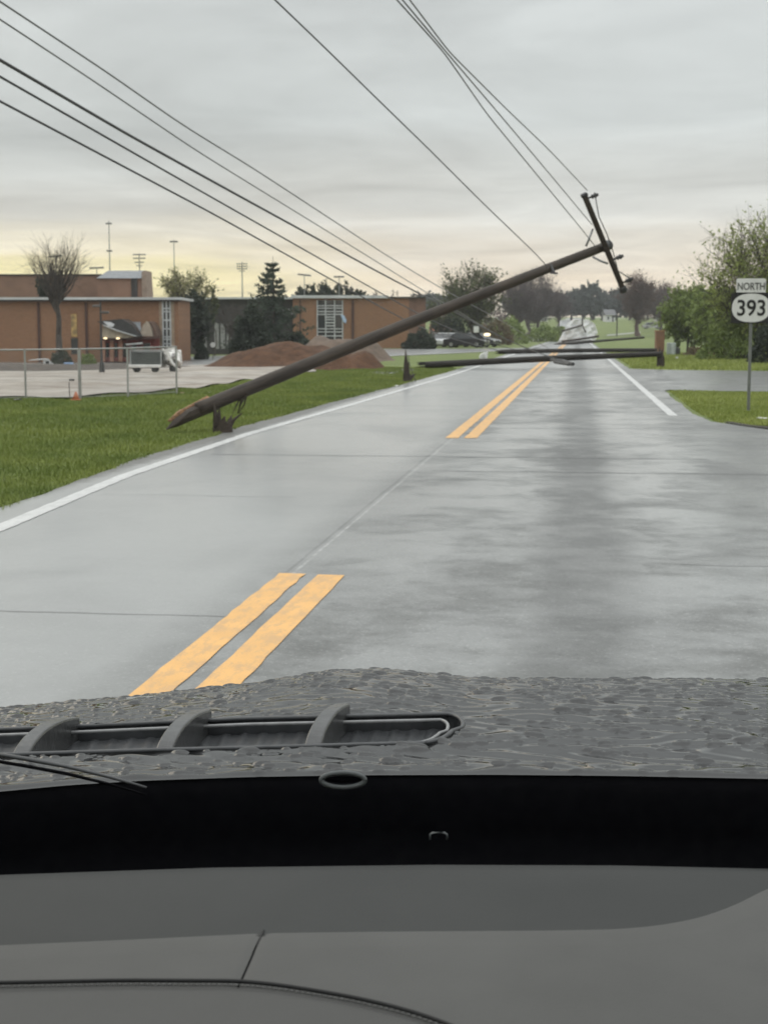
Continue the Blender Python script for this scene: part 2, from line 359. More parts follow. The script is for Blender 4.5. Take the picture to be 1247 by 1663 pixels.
# road markings
def paint(name, col, wear):
    t = NT(name)
    n = t.noise(9, 6, .7, sc=(1.6, .5, 1)); n2 = t.noise(60, 3, .6)
    k = t.rng(t.mth('ADD', t.mth('MULTIPLY', n, .7), t.mth('MULTIPLY', n2, .3)), wear, wear+.09)
    t.set(Base_Color=t.mix(k, tuple(.66*c+.05 for c in col), t.mix(t.rng(t.noise(3, 3), .3, .7), tuple(c*.86 for c in col), col)), Roughness=.4, Specular_IOR_Level=.4)
    t.bump(n2, .25, .003); return t.m
YEL = paint('yellow_paint', (.75, .415, .125), .44); WHI = paint('white_paint', (.56, .56, .55), .42)
def marking(name, q0, q1, s0, s1, mat, lift=.0158, rag=.0035, step=.16):
    v = []; f = []; st = np.arange(s0, min(s1, 80), step)
    if s1 > 80: st = np.concatenate([st, np.geomspace(max(80, s0+1), s1, 40)])
    for i, s_ in enumerate(st):
        for q in (q0, q1):
            qq = (q(s_) if callable(q) else q) + RNG.normal(0, rag); p = RW(qq, s_); v.append((qq, s_ + (RNG.normal(0, .02) if i in (0, len(st)-1) else 0), float(HT(p[0], p[1]))+lift))
    for i in range(len(st)-1): f.append((2*i, 2*i+1, 2*i+3, 2*i+2))
    o = link_mesh(name, v, f, mat); o.rotation_euler.z = -ROAD; return struct(o)
marking('centre_line', -1.875, -1.705, 2, 9.32, YEL, rag=.0035); marking('centre_line', -1.62, -1.445, 2, 9.34, YEL, rag=.003)
marking('centre_line', -1.90, -1.715, 21.55, 600, YEL); marking('centre_line', -1.625, -1.44, 21.6, 600, YEL)
lw = lambda s: -float(np.interp(s, [0, 11, 15.4, 22, 33.7, 53, 90], [4.45, 4.50, 4.82, 4.95, 4.75, 4.5, 4.5]))
marking('edge_line', lambda s: lw(s)-.08, lambda s: lw(s)+.08, 2, 600, WHI); marking('edge_line', 1.69, 1.86, 27.9, 600, WHI)

# grass blades: one object, nobody could count them
def blades(n, area, h=(.035, .075), wd=.008, mat=None, name='grass'):
    x0, x1, y0, y1, test = area
    x = RNG.uniform(x0, x1, n*4); y = y0 + (y1-y0)*RNG.random(n*4)**1.35
    k = test(x, y); x = x[k][:n]; y = y[k][:n]; m = len(x)
    z = HT(x, y) - .015
    clump = .7 + .6*(.5+.5*np.sin(x*3.1+np.sin(y*2.3)*2)*np.sin(y*2.7+x))
    hh = RNG.uniform(*h, m)*clump; a = RNG.uniform(0, 2*math.pi, m); le = RNG.uniform(.1, .7, m)*hh; b = RNG.uniform(0, 2*math.pi, m)
    w_ = wd*RNG.uniform(.6, 1.4, m)*(1+np.maximum(y-15, 0)*.02)
    base = np.stack([x, y, z], 1); d = np.stack([np.cos(a)*w_, np.sin(a)*w_, 0*a], 1)
    tip = base + np.stack([np.cos(b)*le, np.sin(b)*le, hh], 1)
    v = np.stack([base-d, base+d, tip], 1).reshape(-1, 3)
    o = link_mesh(name, v, np.arange(3*m).reshape(-1, 3), mat); o['kind'] = 'stuff'; return o
t = NT('grass_blade'); c = t.mix(t.rng(t.noise(.5, 4), .35, .65), (.135, .182, .040), (.222, .262, .062)); c = t.mix(t.rng(t.noise(14, 2), .62, .75, 0, .6), c, (.17, .16, .06))
t.set(Base_Color=c, Roughness=.5, Specular_IOR_Level=.3); GB = t.m
def in_left(x, y):
    q = x*cR-y*sR; s_ = x*sR+y*cR
    le = -np.interp(s_, [0, 12, 16.8, 24, 34, 42, 60, 100], [4.85, 5.0, 5.28, 5.46, 5.35, 5.2, 5.0, 5.0])
    lotx = np.interp(y, [34, 36.4, 38.6, 41.7, 50, 57, 66], [-8.8, -6.4, -5.5, -5.1, -4.2, -2.6, -3.2])
    return (q < le + .05 - .06*np.abs(np.sin(s_*2.3)*np.sin(s_*.9+1))) & ((y < 33.6) | (x > lotx + .05)) & (np.abs(x) < .30*y+2.5)
o = blades(290000, (-16, 3, 7.5, 66, in_left), mat=GB)
def in_right(x, y):
    q = x*cR-y*sR; s_ = x*sR+y*cR
    re = np.interp(s_, [23.6, 24.2, 26.3, 30, 40], [9, 3.1, 2.4, 2.3, 2.4])
    return (q > re+.03) & (s_ > 23.9 + .15*np.sin(q*2)) & (s_ < 40.3 - (q-2.4)*.38) & (x < .3*y+2)
t = NT('grass_blade_right'); c = t.mix(t.rng(t.noise(.5, 4), .35, .65), (.22, .265, .056), (.30, .335, .09)); t.set(Base_Color=c, Roughness=.5, Specular_IOR_Level=.3); GB2 = t.m
blades(60000, (5, 13, 23, 40, in_right), mat=GB2)
def in_right2(x, y):
    q = x*cR-y*sR; s_ = x*sR+y*cR
    return (q > 2.4) & (s_ > 64.5-(q-2.4)*.4) & (x < .3*y+2)
blades(40000, (10, 30, 58, 110, in_right2), h=(.08, .16), wd=.015, mat=GB2)

# ------------------------------------------------------------------ the car one looks out of
PAINT = (lambda t: (t.set(Base_Color=t.mix(t.rng(t.noise(900, 2), .45, .7), (.006, .0062, .0062), (.014, .0143, .0143)), Roughness=.02, Specular_IOR_Level=.50),
    t.bump(t.noise(26, 2, .5, sc=(.5, 1.2, 1)), .12, .004), t.m)[-1])(NT('wet_grey_paint'))
BLK = M('black_plastic', (.0035, .0035, .0045), (.002, .002, .003), rough=.75, spec=.06, scale=60, bump=.1, bscale=300, bdist=.001)
BLKG = M('dark_vent_plastic', (.055, .057, .060), (.035, .037, .039), rough=.42, spec=.5, scale=40, bump=.15, bscale=200, bdist=.002)
RIB = M('wet_rib_plastic', (.065, .066, .066), (.045, .045, .045), rough=.26, spec=.5, scale=40, bump=.3, bscale=150, bdist=.002)
LIP_HL = M('lip_highlight_grey', (.22, .22, .22), rough=.25, spec=.6, scale=50)
car = thing('car', (0, .2, 0), 'dark car we sit in, with rain beads on its bonnet and a grey leather dashboard', 'car')
US = np.array([-700, -250, 0, 100, 200, 300, 400, 440, 480, 530, 600, 650, 690, 730, 770, 850, 1000, 1247, 1500, 2300], float)
VS = np.array([1225, 1172, 1150, 1142, 1133, 1122, 1111, 1105, 1098, 1090, 1085.5, 1088, 1093, 1098, 1101.5, 1102.5, 1103, 1104, 1106, 1160], float)
UR = np.array([-700, -250, 0, 115, 230, 400, 560, 800, 1000, 1247, 1500, 2300], float)
VR = np.array([1345, 1305, 1279, 1268, 1261, 1255, 1252, 1251, 1253, 1258, 1266, 1306], float) + 20.
def smooth_interp(u, U, V):
    return sum(np.interp(np.asarray(u, float)+o, U, V) for o in (-24, -12, 0, 12, 24))/5
vs_ = lambda u: smooth_interp(u, US, VS); vr_ = lambda u: smooth_interp(u, UR, VR)
def raya(u, v):
    cx = (np.asarray(u, float)-623.5)/F; cy = -(np.asarray(v, float)-831.5)/F
    yc = math.cos(PITCH)+cy*math.sin(PITCH); return cx/yc, (-math.sin(PITCH)+cy*math.cos(PITCH))/yc     # per metre of depth
ZR, DS = 1.072, 2.36
def hood_par(u):
    _, mr = raya(u, vr_(u)); Dr = (ZR-HC)/mr
    _, ms = raya(u, vs_(u)); zs = HC+ms*DS; Ln = DS-Dr
    b = (ms*Ln-(zs-ZR))/Ln**2; a = (zs-ZR)/Ln-b*Ln
    return Dr, Ln, a, b
def hood_pt(u, v):                       # where pixel ray meets the bonnet surface
    Dr, Ln, a, b = hood_par(u); kx, m = raya(u, v)
    # HC + m D = ZR + a (D-Dr) + b (D-Dr)^2
    A_ = b; B_ = a-m; C_ = ZR-HC-m*Dr
    disc = np.sqrt(np.maximum(B_**2-4*A_*C_, 0)); t1 = (-B_+disc)/(2*A_); t2 = (-B_-disc)/(2*A_)
    tau = np.where((t1 >= -1e-6) & ((t2 < -1e-6) | (t1 < t2)), t1, t2)
    D = Dr+np.clip(tau, 0, Ln); return np.stack([kx*D, D, ZR+a*(D-Dr)+b*(D-Dr)**2], -1)
# vent slot outline in the photograph
vf_ = lambda u: np.interp(u, [-200, 0, 140, 400, 740, 780], [1192, 1185.5, 1180, 1168, 1160, 1160])
vn_ = lambda u: np.interp(u, [-200, 0, 230, 500, 740, 780], [1240, 1227, 1220, 1213, 1206, 1205])
def slot_loop(grow=0., ulo=-190, uhi=752, nside=90, nend=14):
    """closed outline (u, v) with rounded ends"""
    pts = []
    us_ = np.linspace(ulo, uhi-34, nside)
    for u in us_: pts.append((u, vf_(u)-grow))
    for k in range(1, nend):
        a = math.pi*k/nend; vm = (vf_(uhi)+vn_(uhi))/2; hv = (vn_(uhi)-vf_(uhi))/2+grow
        pts.append((uhi-34 + (44+grow*3)*math.sin(a)*(1 if a < 1.6 else .72) - 22*(1-math.cos(a))*.55, vm-hv*math.cos(a)))
    for u in us_[::-1]:
        uu = min(u, uhi-62); pts.append((uu, vn_(uu)+grow))
    return np.array(pts)
loop = slot_loop()
def inside(px, py, poly):
    c = np.zeros(px.shape, bool); j = len(poly)-1
    for i in range(len(poly)):
        xi, yi = poly[i]; xj, yj = poly[j]
        if yi != yj: c ^= ((yi > py) != (yj > py)) & (px < (xj-xi)*(py-yi)/(yj-yi)+xi)
        j = i
    return c
HOOD_EDGE = []
def hood_mesh():
    u = np.concatenate([np.linspace(-700, -160, 60), np.arange(-158, 1420, 1.9), np.linspace(1425, 2300, 90)]); tt = np.concatenate([np.linspace(0, 1.0, 420), np.linspace(1.003, 1.08, 24)[0:], np.linspace(1.1, 1.75, 30)])
    U, T = np.meshgrid(u, tt)
    Dr, Ln, a, b = hood_par(U); tau = T*Ln; D = Dr+tau; z = ZR+a*tau+b*tau**2 - .35*np.maximum(T-1, 0)**2
    vv = vr_(U)+(vs_(U)-vr_(U))*np.clip(T, 0, 1); kx, _ = raya(U, vv); x = kx*D
    _, mz = raya(U, 0*U); 
    # pixel row where each vertex shows (for the slot cut)
    m = (z-HC)/D; cy = (m*math.cos(PITCH)+math.sin(PITCH))/(math.cos(PITCH)-m*math.sin(PITCH)); V = 831.5-cy*F
    z = z - .004*ss((.012-tau)/.012)                          # rolled rear edge
    # rain: each drop a low cap on the paint
    h = np.zeros_like(z); nd_ = 17000
    dx = RNG.uniform(-.62, 1.0, nd_); dy = RNG.uniform(1.5, 2.55, nd_); dy = np.where(dy < 1.53, dy+.5, dy); r = np.clip(RNG.lognormal(math.log(.0023), .55, nd_), .0011, .0075)
    clus = np.sin(dx*23+np.sin(dy*31)*1.5)*np.sin(dy*27+dx*9)+.6*np.sin(dx*71+dy*40)*np.sin(dy*63); kp = RNG.random(nd_) < (.42+.42*clus)*np.where(dy < 1.64, .7, 1); dx, dy, r = dx[kp], dy[kp], r[kp]; nd_ = len(dx)
    i0 = np.searchsorted(u, -158); 
    for k in range(nd_):
        yy = dy[k]; rr = r[k]
        j = np.searchsorted(x[200, :], dx[k]*(x[200, 0]*0+D[200, len(u)//2])/yy)      # column by direction
        if j < 3 or j > len(u)-4: continue
        jj = slice(max(j-14, 0), min(j+15, len(u)))
        i = int(np.searchsorted(D[:, j], yy)); ii = slice(max(i-10, 0), min(i+11, len(tt)))
        cx_ = x[min(i, len(tt)-1), j]
        d2 = ((x[ii, jj]-cx_)/(rr*1.7))**2 + ((D[ii, jj]-yy)/rr)**2
        cap = rr*.55*np.sqrt(np.maximum(1-d2, 0))
        h[ii, jj] = np.maximum(h[ii, jj], cap)
    film = np.sin(x*60+np.sin(D*39)*2.2+1)*np.sin(D*112+x*30+np.sin(x*27)*1.7)+.7*np.sin(x*41+D*60)*np.sin(D*97-x*22+2)
    z = z + .0013*film*ss((tau-.004)/.01)
    z = z + .15*np.where(tau < .07, .085-tau, np.where(tau < .10, (.10-tau)**2/.06, 0)) + h*ss((tau-.003)/.006)
    dc_ = float(hood_pt(np.array(478.), np.array(1138.))[1]); wp_ = ss(1.6*(1-np.sqrt(((U-478)/92)**2+((V-1137)/27)**2)))*(T < 1); z = z + (-.062-(a+2*b*(dc_-Dr)))*(D-dc_)*wp_ - .8*h*wp_
    ids = np.arange(U.size).reshape(U.shape); f = np.stack([ids[:-1, :-1], ids[:-1, 1:], ids[1:, 1:], ids[1:, :-1]], -1)
    Uc = (U[:-1, :-1]+U[1:, 1:])/2; Vc = (V[:-1, :-1]+V[1:, 1:])/2
    keep = ~(inside(Uc, Vc, loop) & (T[:-1, :-1] < 1))
    qq = x*cR-D*sR; Qc = (qq[:-1, :-1]+qq[1:, 1:])/2; keep &= (Qc > -1.0) & (Qc < .80); f = f[keep]
    for lim in (-1.0, .80): HOOD_EDGE.append([(lambda xx: np.array((xx, float(np.interp(xx, x[i], D[i])), float(np.interp(xx, x[i], z[i])))))((lim+float(D[i].mean())*sR)/cR) for i in range(0, len(tt), 6)])
    hc = np.minimum(np.minimum(h[:-1, :-1], h[1:, 1:]), np.minimum(h[1:, :-1], h[:-1, 1:]))[keep]
    return np.stack([x, D, z], -1).reshape(-1, 3), f.reshape(-1, 4), (hc > .0003).astype(np.int32)
hv, hf, hm = hood_mesh()
hood = link_mesh('bonnet', hv-np.array(ORG['car']), hf, PAINT, car, smooth=True); ORG['bonnet'] = ORG['car']
for e_, sg_ in zip(HOOD_EDGE, (-1, 1)):
    mb = MB(); n_ = len(e_); side_ = np.array([cR, -sR, 0])*sg_
    mb.add(e_+[p+side_*.05+[0, 0, -.05] for p in e_]+[p+side_*.08+[0, 0, -.40] for p in e_], [(j*n_+i, j*n_+i+1, (j+1)*n_+i+1, (j+1)*n_+i) for j in range(2) for i in range(n_-1)]); mb.build('wing', PAINT, car, True)
lp = hood_pt(loop[:, 0], loop[:, 1]); cen = lp.mean(0)
# vent well: rim, walls and a ridged floor
n = len(lp); well = MB()
for i in range(n):
    j = (i+1) % n; dn = np.array([0, 0, -.028])
    well.quad(lp[i]+[0, 0, .001], lp[j]+[0, 0, .001], lp[j]+dn, lp[i]+dn)
k = 90
fr = lp[:k]; nr = lp[-k:][::-1]
flo = []; mm = 16
fi = np.linspace(0, k-1, 420)
for i_ in fi:
    i0 = int(i_); i1 = min(i0+1, k-1); t_ = i_-i0; A_ = fr[i0]*(1-t_)+fr[i1]*t_; B_ = nr[i0]*(1-t_)+nr[i1]*t_
    for a_ in range(mm+1):
        s_ = a_/mm; p = A_*(1-s_)+B_*s_; p = p+np.array([0, 0, -.019-.006*s_+.0016*max(-.2, math.sin(i_*2.1+s_*5))]); flo.append(p)
well.add(flo, [(i*(mm+1)+j, (i+1)*(mm+1)+j, (i+1)*(mm+1)+j+1, i*(mm+1)+j+1) for i in range(len(fi)-1) for j in range(mm)])
e0 = lp[k-1:n-k+1]; dn = np.array([0, 0, -.026]); well.add([p+dn for p in e0], [list(range(len(e0)))])
well.build('vent_well', BLKG, hood)
rim = MB(); rim.tube(np.vstack([lp, lp[:1]])+[0, 0, .0006], .0030, 8, cap=False); rim.build('vent_rim', BLKG, hood, True)
lo2 = slot_loop(grow=-5, uhi=742); lq_ = hood_pt(lo2[:, 0], lo2[:, 1]); rm2 = MB(); rm2.tube(lq_[:108]+[0, 0, -.0030], .0024, 8, cap=False); rm2.build('vent_lip_highlight', LIP_HL, hood, True)  # far lip of the slot, its highlight line put in as paler grey
for (u0, v0, u1, v1) in ((28, 1229, 118, 1180), (262, 1222, 332, 1168), (505, 1214, 556, 1159)):
    a = hood_pt(np.array(u0), np.array(v0)); b = hood_pt(np.array(u1), np.array(v1)); mb = MB()
    w_ = .0100; side = np.array([1, 0, 0.]); rows = []
    for k_ in range(17):
        s_ = k_/16; c = a*(1-s_)+b*s_; rise = .013*math.sin(math.pi*min(1, s_*.80+.06)) - .016*(1-s_)**8
        wd = w_*(1-.05*s_); ring = []
        for (ox, oz) in ((-1, -.9), (-1, .55), (-.93, .80), (-.80, .92), (.80, .92), (.93, .80), (1, .55), (1, -.9)):
            ring.append(c+side*ox*wd+np.array([0, 0, rise+.008*oz if oz > -.5 else -.026]))
        rows.append(ring)
    v = np.array(rows).reshape(-1, 3); f = [(i*8+j, (i+1)*8+j, (i+1)*8+(j+1) % 8, i*8+(j+1) % 8) for i in range(16) for j in range(8)] + [list(range(8)), list(range(135, 127, -1))]
    mb.add(v, f); mb.build('vent_rib', RIB, hood)
# black cowl between bonnet and windscreen
mb = MB(); uu = np.linspace(-650, 2000, 60)
prof = [(0, .0085, 0), (-.010, -.008, 0), (.0, -.05, 0), (-.02, -.12, 0), (-.30, -.14, 0)]
rows = []
for u in uu:
    p = hood_pt(np.array(u), vr_(u)); rows.append([p+np.array([0, dy_+.004, dz_]) for dy_, dz_, _ in prof])
v = np.array(rows).reshape(-1, 3); k = len(prof); mb.add(v, [(i*k+j, (i+1)*k+j, (i+1)*k+j+1, i*k+j+1) for i in range(len(uu)-1) for j in range(k-1)])
cowl = mb.build('cowl', BLK, car, True)
# ring shaped nozzle at the rear edge of the bonnet
c = P(557, 1262, 1.44); mb = MB()
a = np.linspace(0, 2*math.pi, 33); mb.tube(np.stack([c[0]+.0218*np.cos(a), c[1]+0*a, c[2]-.003+.0075*np.sin(a)], 1), .0026, 8, cap=False, upv=(0, 1, 0))
ring = mb.build('washer_nozzle', M('dull_grey', (.10, .11, .11), rough=.5), car, True); mb = MB(); mb.ell(c+[0, .004, -.003], (.019, .003, .0042), 20, 10); mb.build('nozzle_hole', BLK, ring, True)
# number plate of the chassis: small bracket low on the glass
c = P(712, 1358, 1.40); mb = MB(); a = np.array([(-14, 6), (-14, -3), (-10, -6), (10, -6), (14, -3), (14, 6)])*[1/1714, -1/1714]
mb.tube([c+np.array([x_, 0, z_]) for x_, z_ in a], .0012, 6); mb.build('chassis_plate', M('dull_grey', (.10, .11, .11), rough=.5), car, True)
# wiper, its tip lying on the bonnet edge
mb = MB(); wp = [P(-120, 1206, 1.50), P(40, 1232, 1.47), P(110, 1245, 1.45), P(180, 1262, 1.44), P(238, 1279, 1.43)]
mb.tube(wp, [.0024, .0024, .0021, .0018, .0012], 6); wi = mb.build('wiper', BLKG, car, True); mb = MB(); mb.tube([p+np.array([0, -.004, -.006]) for p in wp], [.002, .002, .002, .0015, .001], 5); mb.build('wiper_blade', BLK, wi, True)
# windscreen
gt = bpy.data.materials.new('clear_glass'); gt.use_nodes = True; gt.node_tree.nodes.clear()
o_ = gt.node_tree.nodes.new('ShaderNodeOutputMaterial'); tb = gt.node_tree.nodes.new('ShaderNodeBsdfTransparent'); gt.node_tree.links.new(tb.outputs[0], o_.inputs[0])
mb = MB(); v = []; 
for i in range(25):
    x_ = -.55+1.7*i/24; c_ = .10*((x_-.3)/.85)**2
    v += [(x_, 1.40-c_, .965), (x_, .92-c_, 1.42), (x_, .52-c_, 1.80)]
mb.add(v, [(i*3+j, i*3+3+j, i*3+4+j, i*3+1+j) for i in range(24) for j in range(2)]); mb.build('windscreen', gt, car, True)
# roof, pillars and seat-high back panel so that the cabin is shaded as a cabin is
LIN = M('headliner', (.12, .12, .115), rough=.9)
mb = MB(); mb.box((.30, -.75, 1.86), (1.55, 2.5, .07), bev=.03); mb.build('roof', LIN, car)
for sx in (-.52, 1.12):
    mb = MB(); mb.tube([(sx, .50, 1.82), (sx-.02*(1 if sx < 0 else -1), .95, 1.42), (sx, 1.36, .98)], [.045, .045, .055], 10); mb.build('windscreen_pillar', LIN, car, True)
# dashboard: two leather pads, a raised piped panel
def leather(name, a, b, rough):
    t = NT(name); t.set(Base_Color=t.mix(t.rng(t.noise(7, 4), .3, .7), a, b), Roughness=rough, Specular_IOR_Level=.35)
    vo = t.n.new('ShaderNodeTexVoronoi'); vo.inputs['Scale'].default_value = 700; t.l.new(t.tc.outputs['Object'], vo.inputs[0])
    t.bump(t.mth('ADD', vo.outputs[0], t.mth('MULTIPLY', t.noise(260, 3), .6)), .16, .0012); return t.m
PAD_D = leather('dark_dash_skin', (.024, .0256, .0248), (.030, .0315, .0305), .7); PAD_L = leather('light_dash_leather', (.062, .0615, .0585), (.075, .0745, .071), .65); SEAM = M('dark_seam', (.012, .012, .012), rough=.7); THR = M('grey_thread', (.17, .17, .165), rough=.8)
ZD = 1.066
def dash_pt(u, v, dz=0.):
    kx, m = raya(u, v); D = (ZD-HC)/m; x_ = kx*D
    D2 = (ZD+dz-HC)/m; return np.stack([kx*D2, D2, ZD+dz+0*m], -1)
eF = lambda u: np.interp(u, [-400, 0, 350, 700, 1000, 1247, 1650], [1436, 1421, 1409, 1404.5, 1405.5, 1411, 1430])
_eu = np.array([-400, 0, 250, 425, 600, 900, 1000, 1060, 1110, 1150, 1190, 1220, 1247, 1300, 1400, 1650], float); _ev = np.array([1556, 1533, 1522, 1513.5, 1511, 1509, 1507, 1502, 1494, 1484, 1469, 1455, 1438, 1426, 1421, 1432], float)
eM = lambda u: smooth_interp(u, _eu, _ev)
eP = lambda u: smooth_interp(u, np.array([-400, 0, 200, 388, 450, 520, 580, 640, 700, 760, 900], float), np.array([1620, 1608, 1604, 1605, 1611, 1622, 1633, 1647, 1665, 1690, 1760], float))
def patch(name, ul, top, bot, nv, mat, bulge, round_e, parent):
    U = np.asarray(ul, float); tt = np.linspace(0, 1, nv); Ug, T = np.meshgrid(U, tt); Vg = top(Ug)+(bot(Ug)-top(Ug))*T
    dz = bulge*(1-np.exp(-np.minimum(T, 1-T)/round_e)) if round_e else bulge+0*T
    pts = dash_pt(Ug, Vg, 0*Vg); pts[..., 2] += dz
    ids = np.arange(Ug.size).reshape(Ug.shape); f = np.stack([ids[:-1, :-1], ids[:-1, 1:], ids[1:, 1:], ids[1:, :-1]], -1).reshape(-1, 4)
    return link_mesh(name, pts.reshape(-1, 3)-np.array(ORG['car']), f, mat, parent, True)
dash = thing('dashboard', (0, .2, 0), '', ''); dash.parent = car; dash.location = (0, 0, 0); del dash['label'], dash['category']
ORG['dashboard'] = ORG['car']
ul = np.linspace(-380, 1640, 260)
patch('upper_pad', ul, eF, lambda u: eM(u)+5, 60, PAD_D, -.0015, .02, dash)
bottom = lambda u: 1900+0*u
sv = lambda u: eM(u)
seam_u = lambda v: np.interp(v, [1505, 1515, 1560, 1605, 1700], [429, 426, 408, 388, 350])
for name, u0, u1 in (('left', -380, 426), ('right', 426, 1640)):
    # near pad is split by a slanting seam: shear the columns along it
    Ul = np.linspace(0, 1, 160); tt = np.concatenate([np.linspace(0, .12, 14)[:-1], np.linspace(.12, 1, 60)]); A_, T = np.meshgrid(Ul, tt)
    Vg = np.zeros_like(A_); Ug = np.zeros_like(A_)
    for it in range(3):
        Ug = (u0+(seam_u(Vg if it else 1515+0*Vg)-2.0-u0)*A_) if name == 'left' else ((seam_u(Vg if it else 1515+0*Vg)+2.0)+(u1-seam_u(Vg if it else 1515+0*Vg)-2.0)*A_)
        Vg = eM(Ug)+(1790-eM(Ug))*T
    e = np.minimum(T*9, 1.0); e2 = np.minimum(np.abs(Ug-seam_u(Vg))/14., 1.0)
    pts = dash_pt(Ug, Vg); pts[..., 2] += (.0035*np.sqrt(e)) - .0012 + .0016*(np.sqrt(e2)-1)
    ids = np.arange(Ug.size).reshape(Ug.shape); f = np.stack([ids[:-1, :-1], ids[:-1, 1:], ids[1:, 1:], ids[1:, :-1]], -1).reshape(-1, 4)
    link_mesh('leather_pad', pts.reshape(-1, 3)-np.array(ORG['car']), f, PAD_L, dash, True)
mb = MB(); vv = np.linspace(1509, 1606, 30); mb.tube(dash_pt(seam_u(vv), vv, 0)+[0, 0, -.0012], .0013, 6); mb.build('seam', SEAM, dash, True)
ul = np.linspace(-380, 770, 150)
patch('piped_panel', ul, eP, lambda u: eP(u)+150, 30, leather('panel_leather', (.054, .0535, .051), (.064, .0635, .061), .65), .006, .05, dash)
mb = MB(); mb.tube(dash_pt(ul, eP(ul)-1, 0)+[0, 0, .0052], .0017, 8); mb.build('piping', SEAM, dash, True)
st = MB()
for off, lift in ((9, .0068), (-8, .002)):
    for u in np.arange(-60, 740, 9.0):
        if off < 0 and u < 380: continue
        a, b = dash_pt(np.array(u), eP(u)+off), dash_pt(np.array(u+6.), eP(u+6)+off); st.tube([a+[0, 0, lift], (a+b)/2+[0, 0, lift+.0005], b+[0, 0, lift]],   .0008, 5)
st.build('stitching', THR, dash, True)
mb = MB(); fu = np.linspace(-380, 1640, 80); fp_ = dash_pt(fu, eF(fu)); v = np.concatenate([fp_+[0, 0, -.004], fp_+[0, .010, -.016], fp_+[0, .012, -.12]]); k = len(fu)
mb.add(v, [(j*k+i, j*k+i+1, (j+1)*k+i+1, (j+1)*k+i) for j in range(2) for i in range(k-1)]); mb.build('dash_lip', BLK, dash, True)

# ------------------------------------------------------------------ broken utility poles
def wood_mat(name, a_, b_, ax_):
    t = NT(name); vx = t.n.new('ShaderNodeMapping'); d = Vector(ax_).normalized(); e = Vector((0, 0, 1)).rotation_difference(d).to_euler(); vx.inputs['Rotation'].default_value = (-e.x, -e.y, -e.z)
    vx.vector_type = 'POINT'; vx.inputs['Scale'].default_value = (1, 1, 1); t.l.new(t.tc.outputs['Object'], vx.inputs[0])
    g = t.noise(14, 5, .6, vec=vx.outputs[0], sc=(1.6, 1.6, .12)); p = t.noise(1.1, 4)
    t.set(Base_Color=t.mix(t.rng(t.mth('ADD', t.mth('MULTIPLY', g, .6), t.mth('MULTIPLY', p, .4)), .36, .64), b_, a_), Roughness=.65, Specular_IOR_Level=.3); t.bump(g, .6, .02); return t.m
WOOD = wood_mat('weathered_pole_wood', (.068, .052, .039), (.024, .019, .015), (.75, .65, .3))
RAW = M('splintered_raw_wood', (.34, .19, .095), (.12, .065, .035), rough=.75, scale=25)
METAL = M('galvanised_steel', (.30, .31, .31), rough=.4, metal=.6, spec=.5)
DKM = M('dark_hardware', (.05, .05, .05), rough=.5)
def log(name, a, b, ra, rb, parent, n=14, k=40, jag=.0012, mat=WOOD):
    s_ = np.linspace(0, 1, k)[:, None]; pts = a*(1-s_)+b*s_
    pts = pts + np.stack([0*s_[:, 0], 0*s_[:, 0], .03*np.sin(s_[:, 0]*math.pi)], 1)
    mb = MB(); mb.tube(pts, ra+(rb-ra)*s_[:, 0], n, jag=jag); return mb.build(name, mat, parent, True)
def splinters(c, ax, r, n, ln, parent, name='splintered_end', up=None, mat=RAW):
    ax = np.asarray(ax, float)/np.linalg.norm(ax); s1 = np.cross(ax, [0, 0, 1.]); s1 = s1/np.linalg.norm(s1) if np.linalg.norm(s1) > .1 else np.array([1., 0, 0]); s2 = np.cross(ax, s1)
    mb = MB()
    for i in range(n):
        a = RNG.uniform(0, 2*math.pi); rr = r*math.sqrt(RNG.uniform(0, .85)); p = np.asarray(c)+(s1*math.cos(a)+s2*math.sin(a))*rr
        l = ln*RNG.uniform(.35, 1.0); d = ax + (s1*RNG.normal(0, .10)+s2*RNG.normal(0, .10))
        mb.tube([p-ax*.1, p+d*l*.5, p+d*l], [r*RNG.uniform(.16, .34), r*.16, .004], 5)
    return mb.build(name, mat, parent)
WETWOOD = wood_mat('wet_dark_wood', (.034, .029, .024), (.015, .013, .011), (1, .1, .05))
# the leaning pole
stump0 = G(362, 703)
tip = P(980, 401, 29.); butt = P(305, 674, 23.1); mid = P(362, 649, 23.3)
butt = tip + (mid-tip)*(1+ (362-322)/ (980-362)*.86); butt[2] = max(butt[2], float(HT(butt[0], butt[1]))+.13)
pole = thing('utility_pole', (butt[0], butt[1], 0), 'snapped wooden utility pole leaning far over the road, crossarm still at its raised tip', 'utility pole')
ax = (tip-butt)/np.linalg.norm(tip-butt)
log('pole_shaft', butt, tip+ax*.12, .113, .086, pole, 18, 60)
# split butt: a long wedge of torn wood
mb = MB(); s1 = np.cross(ax, [0, 0, 1.]); s1 /= np.linalg.norm(s1); s2 = np.cross(s1, ax)
mb.tube([butt+ax*.35-s2*.01, butt-ax*.15-s2*.03, butt-ax*.42-s2*.07, butt-ax*.60-s2*.10], [.111, .10, .06, .015], 10, jag=.006)
mb.build('torn_butt', WOOD, pole)
mb = MB(); mb.tube([butt+ax*.30+s2*.045-s1*.05, butt-ax*.25+s2*.03-s1*.07, butt-ax*.50-s2*.01-s1*.05], [.085, .05, .012], 8, jag=.008); mb.build('splintered_end', RAW, pole)
pm = butt+ax*.95
mb = MB()
for k in range(5): 
    q = pm+np.array([RNG.normal(0, .05), -.10, -.05]); mb.tube([q, q+np.array([-.06+RNG.normal(0, .04), -.02, -.16]), q+np.array([-.13+RNG.normal(0, .05), 0, -.30])], [.018, .012, .004], 5)
mb.build('hanging_splinter', WOOD, pole)
